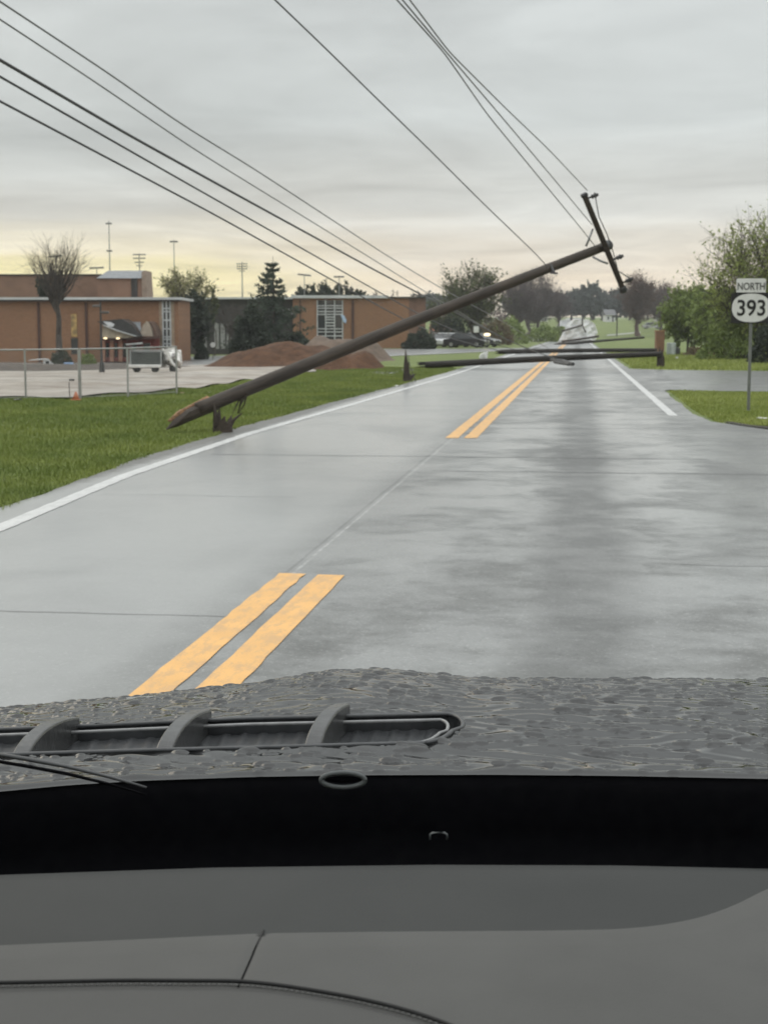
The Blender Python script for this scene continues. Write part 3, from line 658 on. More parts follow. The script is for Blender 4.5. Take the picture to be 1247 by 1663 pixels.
# crossarm
up_a, lo_a = P(947, 320, 28.7), P(1008, 468, 29.2); dA = lo_a-up_a; dA /= np.linalg.norm(dA); sA = np.cross(dA, [0, 1., 0]); sA /= np.linalg.norm(sA); fA = np.cross(sA, dA)
mb = MB(); mb.box((up_a+lo_a)/2 + np.array([0, -.17, 0]), (.098, .09, float(np.linalg.norm(lo_a-up_a))), ax=np.stack([sA, fA, dA], 1), bev=.01)
arm = mb.build('crossarm', WOOD, pole); OFF = np.array([0, -.17, 0])
def insul(at, d):
    mb = MB(); mb.tube([at, at+d*.10, at+d*.13, at+d*.15, at+d*.19, at+d*.21, at+d*.25], [.018, .018, .05, .03, .055, .035, .03], 10); return mb.build('insulator', DKM, arm, True)
dn = np.array([.93, 0, .36])
insul(up_a+OFF+dA*.06, dn); insul((up_a+lo_a)/2+OFF+dA*.38, dn); insul(lo_a+OFF-dA*.10, dn)
mb = MB(); mb.box(lo_a+OFF+dA*.03, (.15, .13, .15), ax=np.stack([sA, fA, dA], 1), bev=.04); mb.build('arm_end_fitting', DKM, arm)
mb = MB(); mb.box(up_a+OFF-dA*.02, (.13, .12, .08), ax=np.stack([sA, fA, dA], 1), bev=.02); mb.build('arm_end_fitting', DKM, arm)
for (a, b) in (((951, 400), (962, 372)), ((962, 417), (986, 428))):
    mb = MB(); mb.tube([P(*a, 28.65), P((a[0]+b[0])/2, (a[1]+b[1])/2+1, 28.62), P(*b, 28.7)], .022, 6); mb.build('brace', METAL, pole, True)
mb = MB(); mb.tube([tip-ax*.02, tip+ax*.16], [.10, .10], 14); mb.build('pole_cap', DKM, pole)
mb = MB(); mb.tube([up_a+OFF+dn*.2, P(972, 352, 28.4), P(985, 380, 28.4), P(996, 412, 28.4), P(1003, 440, 28.6), lo_a+OFF-dA*.1+dn*.22], .010, 6); mb.build('jumper_wire', DKM, pole, True)
mb = MB(); mb.tube([P(893, 428, 28), P(899, 443, 27.85)], [.02, .03], 6); mb.tube([P(893, 443, 27.85), P(905, 444, 27.85)], .02, 6); mb.build('cable_clamp', DKM, pole)
# its stump
def stump(p, h, r, label, spikes, group=None):
    t_ = thing('pole_stump', p, label, 'pole stump', group)
    mb = MB(); n = 14; v = []; f = []
    hs = [h*(.45+.2*math.sin(i*1.3)+RNG.uniform(-.15, .15)) for i in range(n)]
    for k_, (rr) in enumerate((r*1.06, r)):
        for i in range(n):
            a = 2*math.pi*i/n; v.append(p+np.array([rr*math.cos(a), rr*math.sin(a), -.05 if k_ == 0 else hs[i]]))
    for i in range(n): v.append(p+np.array([r*.55*math.cos(2*math.pi*i/n), r*.55*math.sin(2*math.pi*i/n), hs[i]*.72]))
    f = [(i, (i+1) % n, n+(i+1) % n, n+i) for i in range(n)]+[(n+i, n+(i+1) % n, 2*n+(i+1) % n, 2*n+i) for i in range(n)]+[list(range(2*n, 3*n))]
    mb.add(v, f); mb.build('stump_base', WOOD, t_)
    for (dx, dz, wdt, lean) in spikes:
        q = p+np.array([dx, 0, h*.25]); mb = MB(); mb.tube([q, q+np.array([lean*.3, .01, (dz-h*.25)*.5]), p+np.array([dx+lean, .02, dz])], [wdt, wdt*.75, .006], 6, jag=.004); mb.build('splinter', WOOD, t_)
    return t_
stump(stump0, .42, .15, 'short jagged pole stump under the leaning utility pole, splinters standing up', [(-.10, .46, .05, -.03), (-.05, .40, .04, .0), (.08, .22, .05, .13), (.13, .30, .025, .16), (.0, .25, .06, .04)])
p2 = G(661, 620)
s2_ = stump(p2, .40, .13, 'tall pointed pole stump on the grass verge beyond the leaning pole', [(-.03, 1.02, .10, -.02), (-.05, .75, .08, .02), (.02, .62, .07, .03), (.10, .25, .08, .18)])
p3 = G(1072, 598)
stump(p3, .75, .17, 'thick dark stump at the right roadside propping a fallen pole', [(-.05, .95, .13, .0), (.04, .85, .12, .03), (.0, .6, .14, .08)])
mb = MB(); mb.tube([P(663, 578, 46.7), P(666, 596, 46.6), P(672, 612, 46.5), P(676, 622, 46.4)], .012, 6); solo(mb, 'guy_wire', DKM, 'thin slack guy wire beside the tall pointed stump', 'wire')
# fallen poles across the road
def fallen(a, b, ra, rb, label, arm_px=None):
    t_ = thing('fallen_pole', (a[0], a[1], 0), label, 'utility pole', 'poles fallen across the road')
    s_ = log('pole_shaft', a, b, ra, rb, t_, 12, 24, mat=WETWOOD); splinters(a, a-b, ra*.9, 9, .5, t_, mat=WETWOOD); return t_
fb = PZ(690, 598, 64.2); fallen(fb+[0, 0, .15], p3+np.array([.0, -.1, .62]), .15, .115, 'nearest of the fallen poles, lying across the road onto the right stump')
fc0 = PZ(812, 571, 108); q3 = P(1063, 568.5, 104); fallen(fc0+[0, 0, .15], q3, .17, .13, 'middle fallen pole lying across the road behind the nearest one')
b3 = PZ(1063, 569, 104); mb = MB(); mb.tube([b3, q3+np.array([.1, .1, .1])], [.14, .10], 8, jag=.01); solo(mb, 'prop_post', WOOD, 'leaning post under the right end of the middle fallen pole', 'post')
fd0 = PZ(905, 560, 188); fallen(P(903, 560, 188), P(1046, 548, 186), .18, .13, 'farthest fallen pole lying in front of the pale wreckage')
mb = MB(); mb.tube([P(912, 554.5, 190), P(940, 551, 189), P(972, 546, 188)], .14, 8); mb.tube([P(905, 558, 189), P(960, 553, 188.5)], .09, 8); solo(mb, 'fallen_crossarm', WOOD, 'broken crossarm lying on the farthest fallen pole', 'crossarm')
mb = MB(); mb.tube([P(894, 584, 64), P(915, 588, 63.2), P(930, 591.5, 62)], [.05, .12, .08], 8); mb.tube([P(900, 588, 63), P(924, 592, 62)], .06, 8); solo(mb, 'torn_fitting', DKM, 'dark bundle of torn line fittings lying on the road before the nearest fallen pole', 'debris')

# ------------------------------------------------------------------ wires
WIRE = M('cable_sheath', (.07, .07, .072), rough=.5, spec=.3); ALU = M('bare_conductor', (.19, .19, .19), rough=.45, metal=.3)
def wire(pts, r, mat, label, group, ext=(None, None)):
    """pts: (u, v, depth or None). Depths in between come from 1/depth running evenly along the drawn length; the first is carried on out of the frame."""
    uv = np.array([(p[0], p[1]) for p in pts], float); ln = np.concatenate([[0], np.cumsum(np.linalg.norm(np.diff(uv, axis=0), axis=1))])
    known = [(l, 1/p[2]) for l, p in zip(ln, pts) if p[2]]
    l2 = np.linspace(0, ln[-1], 60)
    cu, cv_ = np.interp(l2, ln, uv[:, 0]), np.interp(l2, ln, uv[:, 1])
    for _ in range(6):
        cu[1:-1] = (cu[:-2]+2*cu[1:-1]+cu[2:])/4; cv_[1:-1] = (cv_[:-2]+2*cv_[1:-1]+cv_[2:])/4
    iD = np.interp(l2, [k[0] for k in known], [k[1] for k in known])
    w3 = [P(a, b, 1/c) for a, b, c in zip(cu, cv_, iD)]
    d = w3[0]-w3[4]; d /= np.linalg.norm(d); w3 = [w3[0]+d*9, w3[0]+d*4] + w3
    mb = MB(); mb.tube(w3, r, 6); return solo(mb, 'power_line', mat, label, 'wire', group, True)
GL = 'wires sagging from the upper left to the road'
wire([(0, 2, 15), (174, 117, None), (298, 204, None), (408, 271, None), (620, 410, None), (700, 459, 36), (769, 497, None), (824, 526, 52), (860, 548, None), (890, 566, 62)], .010, ALU, 'uppermost of the five wires sagging in from the left', GL)
wire([(0, 31, 15), (149, 129, None), (318, 244, None), (620, 430, None), (690, 474, 36), (755, 512, None), (800, 541, 50), (850, 566, None), (905, 583, 62)], .009, ALU, 'second wire down of the five sagging in from the left', GL)
wire([(0, 97, 13), (209, 219, None), (388, 318, None), (620, 445, None), (720, 497, 35), (750, 512, None), (790, 536, 47), (843, 562, None), (915, 588, 62)], .015, WIRE, 'thickest and blackest wire, middle one of the five from the left', GL)
wire([(0, 124, 13), (278, 283, None), (620, 477, None), (690, 516, 34), (740, 538, None), (800, 560, 52), (850, 571, None)], .011, WIRE, 'fourth wire down of the five sagging in from the left', GL)
wire([(0, 164, 13), (348, 348, None), (597, 487, None), (680, 532, 34), (740, 552, None), (800, 568, 60), (830, 573, None)], .011, WIRE, 'lowest of the five wires sagging in from the left', GL)
GR = 'wires strung to the leaning pole'
wire([(447, 0, 15), (522, 72, None), (620, 168, None), (695, 241, None), (786, 332, None), (879, 421, None), (889, 434, 27.6)], .0085, WIRE, 'single wire running down to the middle of the leaning pole', GR)
wire([(643, -2, 15), (720, 84, None), (791, 186, None), (870, 282, None), (949, 378, None), (966, 400, 28.6)], .0085, ALU, 'lowest of the three wires fanning out to the crossarm', GR)
wire([(652, -2, 15), (724, 84, None), (811, 186, None), (885, 274, None), (945, 346, None), (961, 365, 28.6)], .0085, ALU, 'middle of the three wires fanning out to the crossarm', GR)
wire([(664, -2, 15), (729, 84, None), (821, 176, None), (890, 242, None), (953, 309, 28.5)], .0085, ALU, 'upper of the three wires fanning out to the crossarm tip', GR)

# ------------------------------------------------------------------ route sign
g0 = G(1215, 668); DSG = g0[1]; sg = thing('route_sign', g0, 'NORTH 393 route sign on a thin steel post on the right grass island', 'road sign')
def sp_(u, v, dy=0.): return P(u, v, DSG+dy)
k = DSG/F
SGN = M('sign_white', (.72, .72, .70), (.62, .62, .60), rough=.45); SBK = M('sign_black', (.012, .012, .012), rough=.4)
mb = MB(); mb.box((g0[0], g0[1]+.035, (g0[2]+sp_(1215, 455)[2])/2-.1), (.055, .035, sp_(1215, 455)[2]-g0[2]+.2)); mb.build('post', M('sign_post_steel', (.20, .21, .20), rough=.5, metal=.4, spec=.4), sg)
def rrect(c, w_, h_, r, th, n=6):
    pts = []
    for (sx, sz, a0) in ((1, 1, 0), (-1, 1, 90), (-1, -1, 180), (1, -1, 270)):
        for i in range(n+1):
            a = rad(a0+90*i/n); pts.append((c[0]+sx*(w_/2-r)+r*math.cos(a), c[2]+sz*(h_/2-r)+r*math.sin(a)))
    m = len(pts); v = [(x_, c[1]-th/2, z_) for x_, z_ in pts]+[(x_, c[1]+th/2, z_) for x_, z_ in pts]
    return v, [list(range(m)), list(range(2*m-1, m-1, -1))]+[(i, m+i, m+(i+1) % m, (i+1) % m) for i in range(m)]
def text_part(s_, size, c, name, parent, mat, sx=1., bold=.012):
    cu = bpy.data.curves.new('tmp', 'FONT'); cu.body = s_; cu.size = size; cu.align_x = 'CENTER'; cu.align_y = 'CENTER'; cu.extrude = .0015; cu.offset = bold
    to = bpy.data.objects.new('tmp', cu); COL.objects.link(to); bpy.context.view_layer.update()
    me = bpy.data.meshes.new_from_object(to.evaluated_get(bpy.context.evaluated_depsgraph_get())); bpy.data.objects.remove(to)
    v = np.array([x.co for x in me.vertices]); v[:, :2] -= (v[:, :2].max(0)+v[:, :2].min(0))/2
    vv = np.stack([v[:, 0]*sx, -v[:, 2], v[:, 1]], 1)+np.asarray(c)
    f = [list(p.vertices) for p in me.polygons]
    return link_mesh(name, vv-np.array(ORG['route_sign']), f, mat, parent)
cN = sp_(1219, 465); mb = MB(); mb.add(*rrect(cN, 47*k, 25*k, .03, .006)); bn = mb.build('direction_plate', SGN, sg)
v1, f1 = rrect(cN+[0, -.0035, 0], 44.5*k, 22.5*k, .025, .002); 
ORG[bn.name] = ORG['route_sign']
text_part('NORTH', .195, cN+np.array([0, -.006, 0]), 'lettering', bn, M('faded_lettering', (.10, .10, .095), rough=.5), .80, .004)
cO = sp_(1219, 500); mb = MB(); mb.add(*rrect(cO, 65*k, 49*k, .04, .006)); pl = mb.build('number_plate', SBK, sg); ORG[pl.name] = ORG['route_sign']
mb = MB(); a = np.linspace(0, 2*math.pi, 49)[:-1]; v = [(cO[0]+31*k*math.copysign(abs(math.cos(t_))**.85, math.cos(t_)), cO[1]-.005, cO[2]+22.8*k*math.copysign(abs(math.sin(t_))**.85, math.sin(t_))) for t_ in a]; v += [(x_, y_-.002, z_) for x_, y_, z_ in v]
mb.add(v, [list(range(48, 96)), *[(i, (i+1) % 48, 48+(i+1) % 48, 48+i) for i in range(48)]]); mb.build('oval_panel', SGN, pl)
text_part('393', .43, cO+np.array([0, -.0095, 0]), 'numerals', pl, SBK, .92, .008)

# ------------------------------------------------------------------ trees
BARK = M('bark', (.10, .085, .07), (.05, .042, .036), rough=.85, scale=6); BARKP = M('purple_twig_bark', (.14, .112, .112), (.09, .072, .074), rough=.85); BARKR = M('red_twig_bark', (.15, .10, .085), (.10, .07, .06), rough=.85)
def tubes_np(segs, n):                     # list of (p0, p1, r0, r1) -> arrays
    S = np.array([np.concatenate([a, b, [c, d]]) for a, b, c, d in segs]); p0, p1, r0, r1 = S[:, :3], S[:, 3:6], S[:, 6], S[:, 7]
    T = p1-p0; T /= np.linalg.norm(T, axis=1)[:, None]+1e-9
    up = np.where(np.abs(T[:, 2:3]) < .9, [[0, 0, 1.]], [[1., 0, 0]]); A = np.cross(T, up); A /= np.linalg.norm(A, axis=1)[:, None]+1e-9; B = np.cross(A, T)
    a = np.arange(n)*2*math.pi/n; off = np.cos(a)[None, :, None]*A[:, None]+np.sin(a)[None, :, None]*B[:, None]
    v = np.concatenate([p0[:, None]+r0[:, None, None]*off, p1[:, None]+r1[:, None, None]*off], 1).reshape(-1, 3)
    m = len(S); f = np.array([(j, (j+1) % n, n+(j+1) % n, n+j) for j in range(n)]); f = (f[None]+(np.arange(m)*2*n)[:, None, None]).reshape(-1, 4)
    return v, f
def leaves_np(c, size, el=1.6):
    m = len(c); d = RNG.normal(size=(m, 3)); d /= np.linalg.norm(d, axis=1)[:, None]; e = np.cross(d, RNG.normal(size=(m, 3))); e /= np.linalg.norm(e, axis=1)[:, None]
    s_ = (size*RNG.uniform(.5, 1.4, m))[:, None]; a = d*s_*el/2; b = e*s_/2
    v = np.stack([c-a, c-b*.9, c+a, c+b*.9], 1).reshape(-1, 3); return v, np.arange(4*m).reshape(-1, 4)
def tree(name, label, cat, base, top_z, crown_lo, rx, bark, leaf=None, nclus=40, ntwig=8, nleaf=0, lsize=.12, trunk_r=.12, group=None, up=.5, twr=.012, ry=None, stems=1, seed=0, twl=None, lean=0., spread_leaf=.13):
    """tapered trunk, limbs reaching into clusters of an uneven crown, twigs, and leaf-sized faces"""
    global RNG
    old = RNG; RNG = np.random.default_rng(100+seed)
    base = np.asarray(base, float); H = top_z-base[2]; zc = (crown_lo+top_z)/2; rz = (top_z-crown_lo)/2; ry = ry or rx
    root = thing(name, base, label, cat, group)
    lim = []; tw = []; lv = []
    starts = [base+np.array([RNG.normal(0, .25*rx) if stems > 1 else 0, RNG.normal(0, .2*rx) if stems > 1 else 0, -.1]) for _ in range(stems)]
    tops = [s_*[1, 1, 0]+np.array([lean*.5+RNG.normal(0, .05*rx), RNG.normal(0, .05*rx), crown_lo+rz*RNG.uniform(.5, .9)]) for s_ in starts]
    for s_, t_ in zip(starts, tops):
        pr = s_; k = 6
        for i in range(1, k+1):
            q = s_+(t_-s_)*i/k+np.array([RNG.normal(0, .02*H), RNG.normal(0, .02*H), 0])*(i < k); r0 = trunk_r*(1-.75*(i-1)/k)*(1.35 if i == 1 else 1); r1 = trunk_r*(1-.75*i/k); lim.append((pr, q, r0, r1)); pr = q
    twl = twl or .38*min(rx, rz)
    for c in range(nclus):
        d = RNG.normal(size=3); d /= np.linalg.norm(d); rr = RNG.uniform(.25, 1)**.5*RNG.uniform(.8, 1.04)
        if d[2] < -.3: rr *= .85
        cc = np.array([base[0]+lean, base[1], zc])+d*rr*np.array([rx, ry, rz])*.86
        k = RNG.integers(stems); s_, t_ = starts[k], tops[k]
        hz = np.clip((cc[2]-s_[2])/max(t_[2]-s_[2], .1)*.62, .12, .95); st_ = s_+(t_-s_)*hz
        m = (st_+cc)/2+np.array([0, 0, -.08*rz])+RNG.normal(0, .05*rx, 3); r0 = trunk_r*.42*(1-.5*hz)
        lim.append((st_, m, r0, r0*.6)); lim.append((m, cc, r0*.6, max(twr, r0*.22)))
        for j in range(ntwig):
            dd = RNG.normal(size=3)*.75+d*.55+np.array([0, 0, up]); dd /= np.linalg.norm(dd); l = twl*RNG.uniform(.5, 1.3)
            s0 = m+(cc-m)*RNG.uniform(.35, 1); e1 = s0+dd*l*.55+RNG.normal(0, .04*l, 3); e2 = e1+(dd+RNG.normal(0, .3, 3)+[0, 0, up*.3])*l*.5
            tw.append((s0, e1, twr, twr*.75)); tw.append((e1, e2, twr*.75, twr*.35))
            for z_ in range(2):
                e3 = e1+(dd+RNG.normal(0, .6, 3))*l*.35; tw.append((e1, e3, twr*.6, twr*.3))
            if nleaf:
                m2 = RNG.poisson(nleaf)
                if m2: tpar = RNG.uniform(.1, 1.05, m2)[:, None]; lv.append(s0+(e2-s0)*tpar+RNG.normal(0, spread_leaf*twl, (m2, 3)))
    v, f = tubes_np(lim, 6); link_mesh('trunk', v-base, f, bark, root, True)
    v, f = tubes_np(tw, 3); 
    if lv:
        v2, f2 = leaves_np(np.concatenate(lv), lsize); o = link_mesh('crown', np.concatenate([v2, v])-base, np.concatenate([f2, f+len(v2)]), leaf, root)
        o.data.materials.append(bark); o.data.polygons.foreach_set('material_index', np.concatenate([np.zeros(len(f2), np.int32), np.ones(len(f), np.int32)]))
    else: link_mesh('crown', v-base, f, bark, root)
    RNG = old; return root
def bush(name, label, base, rx, rz, leaf, n=1600, lsize=.14, cat='bush', ry=None, group=None, seed=0):
    global RNG
    old = RNG; RNG = np.random.default_rng(500+seed); base = np.asarray(base, float); ry = ry or rx
    root = thing(name, base, label, cat, group); d = RNG.normal(size=(n, 3)); d /= np.linalg.norm(d, axis=1)[:, None]; d[:, 2] = np.abs(d[:, 2])
    lump = 1+.13*np.sin(d[:, 0]*5+seed)*np.sin(d[:, 1]*4+1)+.1*np.sin(d[:, 2]*7+d[:, 0]*6)
    c = base+d*np.array([rx, ry, rz])*(RNG.uniform(.45, 1, n)**.4*lump)[:, None]; v, f = leaves_np(c, lsize, 1.3); link_mesh('foliage', v-base, f, leaf, root)
    sg_ = []
    for i in range(14):
        e = RNG.normal(size=3); e[2] = abs(e[2])+.5; e /= np.linalg.norm(e); sg_.append((base, base+e*np.array([rx, ry, rz])*.85, .03, .008))
    v, f = tubes_np(sg_, 5); link_mesh('stems', v-base, f, BARK, root); RNG = old; return root
def conifer(name, label, base, top_z, r, leaf, seed=0, tiers=17, gap=.0):
    global RNG
    old = RNG; RNG = np.random.default_rng(900+seed); base = np.asarray(base, float); H = top_z-base[2]; root = thing(name, base, label, 'tree')
    lim = [(base+[0, 0, -.1], base+[0, 0, H*.5], .15, .09), (base+[0, 0, H*.5], base+[0, 0, H*.98], .09, .012)]; lv = []
    for k in range(tiers):
        z = H*(.06+.90*k/tiers); rr = r*(1-(z/H))**.85*RNG.uniform(.75, 1.15)+.12
        for b in range(RNG.integers(6, 10)):
            a = RNG.uniform(0, 2*math.pi); ln = rr*RNG.uniform(.6, 1.25); p0 = base+[0, 0, z]; p1 = p0+np.array([math.cos(a)*ln*.6, math.sin(a)*ln*.6, -.14*ln]); p2 = p0+np.array([math.cos(a)*ln, math.sin(a)*ln, -.02*ln+RNG.uniform(0, .16)*ln])
            lim += [(p0, p1, .028, .018), (p1, p2, .018, .006)]
            m = int(48*ln/ r + 14); tt = RNG.uniform(.12, 1.03, m)[:, None]; pt = np.where(tt < .6, p0+(p1-p0)*tt/.6, p1+(p2-p1)*(tt-.6)/.4); lv.append(pt+RNG.normal(0, 1, (m, 3))*np.array([.09, .09, .07])*(.5+ln*.4)-[0, 0, .04])
    v, f = tubes_np(lim, 5); link_mesh('trunk', v-base, f, BARK, root); v, f = leaves_np(np.concatenate(lv), .15, 2.2); link_mesh('crown', v-base, f, leaf, root); RNG = old; return root
topz = lambda v, D: float(P(623, v, D)[2])
LF_DK = leaf_mat('dark_foliage', (.042, .054, .034), (.022, .030, .022)); LF_SP = leaf_mat('spruce_needles', (.062, .082, .056), (.032, .046, .034)); LF_MID = leaf_mat('mid_foliage', (.115, .13, .058), (.065, .08, .04)); LF_LT = leaf_mat('spring_leaves', (.26, .30, .09), (.16, .195, .06))
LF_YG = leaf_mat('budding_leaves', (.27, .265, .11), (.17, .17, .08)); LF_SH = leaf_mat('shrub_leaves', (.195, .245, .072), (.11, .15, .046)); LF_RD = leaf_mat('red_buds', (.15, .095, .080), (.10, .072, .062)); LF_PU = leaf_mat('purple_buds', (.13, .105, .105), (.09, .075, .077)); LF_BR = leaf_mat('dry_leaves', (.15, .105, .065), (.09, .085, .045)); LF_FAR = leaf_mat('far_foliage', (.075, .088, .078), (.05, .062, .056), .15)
# in front of and behind the school
tree('bare_tree', 'bare many-branched tree in front of the left school wall', 'tree', PZ(95, 575, 99), topz(393, 99), topz(470, 99), 2.5, BARK, nclus=52, ntwig=9, twr=.0085, trunk_r=.27, seed=1, up=.9, twl=1.2)
tree('evergreen_tree', 'small dark evergreen showing between the flat school roof and the taller hall', 'tree', PZ(74, 520, 119.5), topz(438, 119.5), topz(492, 119.5), .62, BARK, LF_DK, nclus=16, ntwig=6, nleaf=12, lsize=.17, trunk_r=.1, seed=2)
tree('budding_tree', 'pale budding tree rising behind the end of the left school block', 'tree', PZ(305, 520, 138), topz(428, 138), topz(500, 138), 3.1, BARK, LF_YG, nclus=64, ntwig=10, nleaf=4.5, lsize=.13, trunk_r=.16, seed=3, twr=.013)
tree('dark_tree', 'dense dark tree against the recessed middle of the school', 'tree', PZ(318, 575, 122), topz(462, 122), topz(572, 122), 1.9, BARK, LF_DK, nclus=44, ntwig=7, nleaf=12, lsize=.2, trunk_r=.16, seed=4)
tree('columnar_tree', 'narrow dark column-shaped tree behind the recessed school roof', 'tree', PZ(349, 560, 140), topz(449, 140), topz(540, 140), .55, BARK, LF_MID, nclus=16, ntwig=6, nleaf=11, lsize=.16, trunk_r=.08, seed=5)
tree('bare_tree', 'dark leafless tree between the dense dark tree and the spruce', 'tree', PZ(374, 578, 120), topz(484, 120), topz(545, 120), 1.5, BARK, nclus=26, ntwig=9, twr=.014, trunk_r=.14, seed=6, up=.7)
conifer('spruce_tree', 'tall ragged spruce with drooping branches in front of the school', PZ(445, 582, 115), topz(413, 115), 3.3, LF_SP, 7, tiers=17)
bush('evergreen_bush', 'broad dark green bush left of the tall spruce', PZ(406, 582, 112), 1.5, 3.7, LF_DK, 3600, .2, seed=8)
bush('evergreen_bush', 'dark bush at the right foot of the tall spruce', PZ(482, 582, 116), 1.1, 1.6, LF_SP, 1500, .18, seed=9)
bush('clipped_bush', 'low round clipped bush under the dense dark tree', PZ(327, 576, 117), .55, 1.2, LF_DK, 900, .12, seed=10)
for i, (u, w_, vt) in enumerate(((497, 1.6, 463), (520, 2.2, 457), (560, 2.6, 457), (585, 1.5, 470))):
    tree('rounded_tree', ['leftmost small dark treetop over the right school wing', 'second dark treetop from the left over the right school wing', 'broadest dark treetop over the right school wing', 'low dark treetop at the right of the row over the right school wing'][i], 'tree', PZ(u, 540, 176+4*i), topz(vt, 176+4*i), topz(500, 176), w_, BARK, LF_DK, nclus=26, ntwig=6, nleaf=14, lsize=.24, trunk_r=.18, seed=20+i, group='trees behind the right school wing')
for i, (u, vt) in enumerate(((615, 464), (643, 467), (676, 470))):
    tree('bare_tree', ['small bare treetop left of two others over the right wing roof', 'small bare treetop between two others over the right wing roof', 'small bare treetop at the right end of the wing roof'][i], 'tree', PZ(u, 540, 190), topz(vt, 190), topz(495, 190), 1.2, BARK, LF_PU, nclus=12, ntwig=8, nleaf=1, lsize=.14, twr=.016, trunk_r=.12, seed=30+i, group='bare trees behind the right school wing')
# middle distance
tree('leafing_tree', 'broad half-leafed green tree behind the middle of the leaning pole', 'tree', PZ(768, 550, 168), topz(422, 168), topz(535, 168), 4.1, BARK, LF_MID, nclus=84, ntwig=11, nleaf=6, lsize=.19, trunk_r=.26, seed=40, twr=.02)
tree('bare_tree', 'thin brown tree at the left side of the half-leafed tree', 'tree', PZ(712, 545, 172), topz(470, 172), topz(530, 172), 2.2, BARK, LF_MID, nclus=24, ntwig=9, nleaf=1.5, lsize=.2, trunk_r=.13, seed=41, twr=.018)
b1 = G(842, 551); tree('purple_tree', 'purplish leafless tree with a forked dark trunk left of the far road', 'tree', b1, topz(446, b1[1]), topz(528, b1[1]), 40/ppm(b1[1]), BARKP, LF_PU, nclus=80, ntwig=20, nleaf=.8, lsize=.22, trunk_r=.42, seed=42, twr=.024, up=.9, stems=1)
tree('purple_tree', 'taller purplish leafless tree behind the forked one', 'tree', PZ(872, 545, b1[1]+25), topz(437, b1[1]+25), topz(535, b1[1]+25), 42/ppm(b1[1]+25), BARKP, LF_PU, nclus=90, ntwig=20, nleaf=.8, lsize=.24, trunk_r=.42, seed=43, twr=.024, up=.9, stems=3)
tree('purple_tree', 'smaller purplish tree at the right of the leafless pair', 'tree', PZ(906, 540, b1[1]+40), topz(462, b1[1]+40), topz(530, b1[1]+40), 26/ppm(b1[1]+40), BARKP, LF_PU, nclus=44, ntwig=18, nleaf=1, lsize=.25, trunk_r=.3, seed=44, twr=.026, up=.7)
for i, (u, v, rx, rz, lf, D) in enumerate(((722, 548, 2.4, 3.4, LF_DK, 176), (748, 548, 2.6, 4.2, LF_DK, 182), (800, 552, 2.6, 3.0, LF_BR, 186), (822, 552, 3.0, 3.4, LF_SH, 205), (880, 548, 2.6, 2.6, LF_SH, 240), (797, 545, 3.5, 5.5, LF_PU, 215), (905, 545, 2.4, 2.2, LF_SH, 262))):
    bush('hedge_bush', ['dark bush behind the two white parked cars', 'tall dark bush behind the small white sign', 'rusty brown bush left of the forked purplish tree', 'green bush beside the trunk of the forked purplish tree', 'small green bush right of the forked purplish tree', 'grey leafless thicket behind the rusty brown bush', 'lowest green bush left of the pale wreckage'][i], PZ(u, v, D), rx, rz, lf, 1500, .3, seed=60+i)
# dark round shrub by the school corner
bush('clipped_bush', 'big rounded dark shrub at the right corner of the school', PZ(681, 566, 140), 1.55, 1.75, LF_DK, 3000, .16, seed=70)
# right side
bR = G(1035, 546); tree('reddish_tree', 'reddish brown budding tree on the right with a straight dark trunk', 'tree', bR, topz(437, bR[1]), topz(528, bR[1]), 38/ppm(bR[1]), BARKR, LF_RD, nclus=90, ntwig=20, nleaf=1.6, lsize=.24, trunk_r=.5, seed=45, twr=.026, up=.5)
tree('reddish_tree', 'fainter brown tree behind the reddish tree, to its right', 'tree', PZ(1074, 545, bR[1]+30), topz(452, bR[1]+30), topz(530, bR[1]+30), 40/ppm(bR[1]+30), BARKP, LF_RD, nclus=76, ntwig=18, nleaf=1.2, lsize=.28, trunk_r=.4, seed=46, twr=.028)
bS = PZ(1122, 566, 112); tree('shrub_tree', 'dense mid-green shrubby tree on the right lawn', 'tree', bS, topz(456, 112), topz(572, 112), 2.5, BARK, LF_SH, nclus=84, ntwig=9, nleaf=14, lsize=.17, trunk_r=.09, seed=47, stems=4, up=.7)
tree('shrub_tree', 'green shrubby tree between the mid-green one and the big spring tree', 'tree', PZ(1168, 570, 104), topz(470, 104), topz(575, 104), 2.6, BARK, LF_SH, nclus=84, ntwig=9, nleaf=13, lsize=.17, trunk_r=.08, seed=48, stems=4, up=.7)
bT = PZ(1230, 590, 84); tree('spring_tree', 'big airy spring-green tree behind the route sign', 'tree', bT, topz(326, 84), topz(585, 84), 4.5, BARK, LF_LT, nclus=130, ntwig=11, nleaf=8, lsize=.115, trunk_r=.22, seed=49, twr=.014, up=.8, stems=2, twl=1.25)
bush('wild_bush', 'dark leafy undergrowth at the right edge below the spring-green tree', PZ(1250, 592, 74), 1.1, 2.2, LF_DK, 2400, .13, seed=71)
bush('wild_bush', 'green undergrowth below the spring-green tree, left of the sign post', PZ(1188, 590, 84), 2.0, 2.3, LF_SH, 4600, .14, seed=72)
bush('wild_bush', 'brownish dry undergrowth right of the grey utility box', PZ(1142, 579, 98), 1.4, .6, LF_BR, 1800, .12, seed=73)
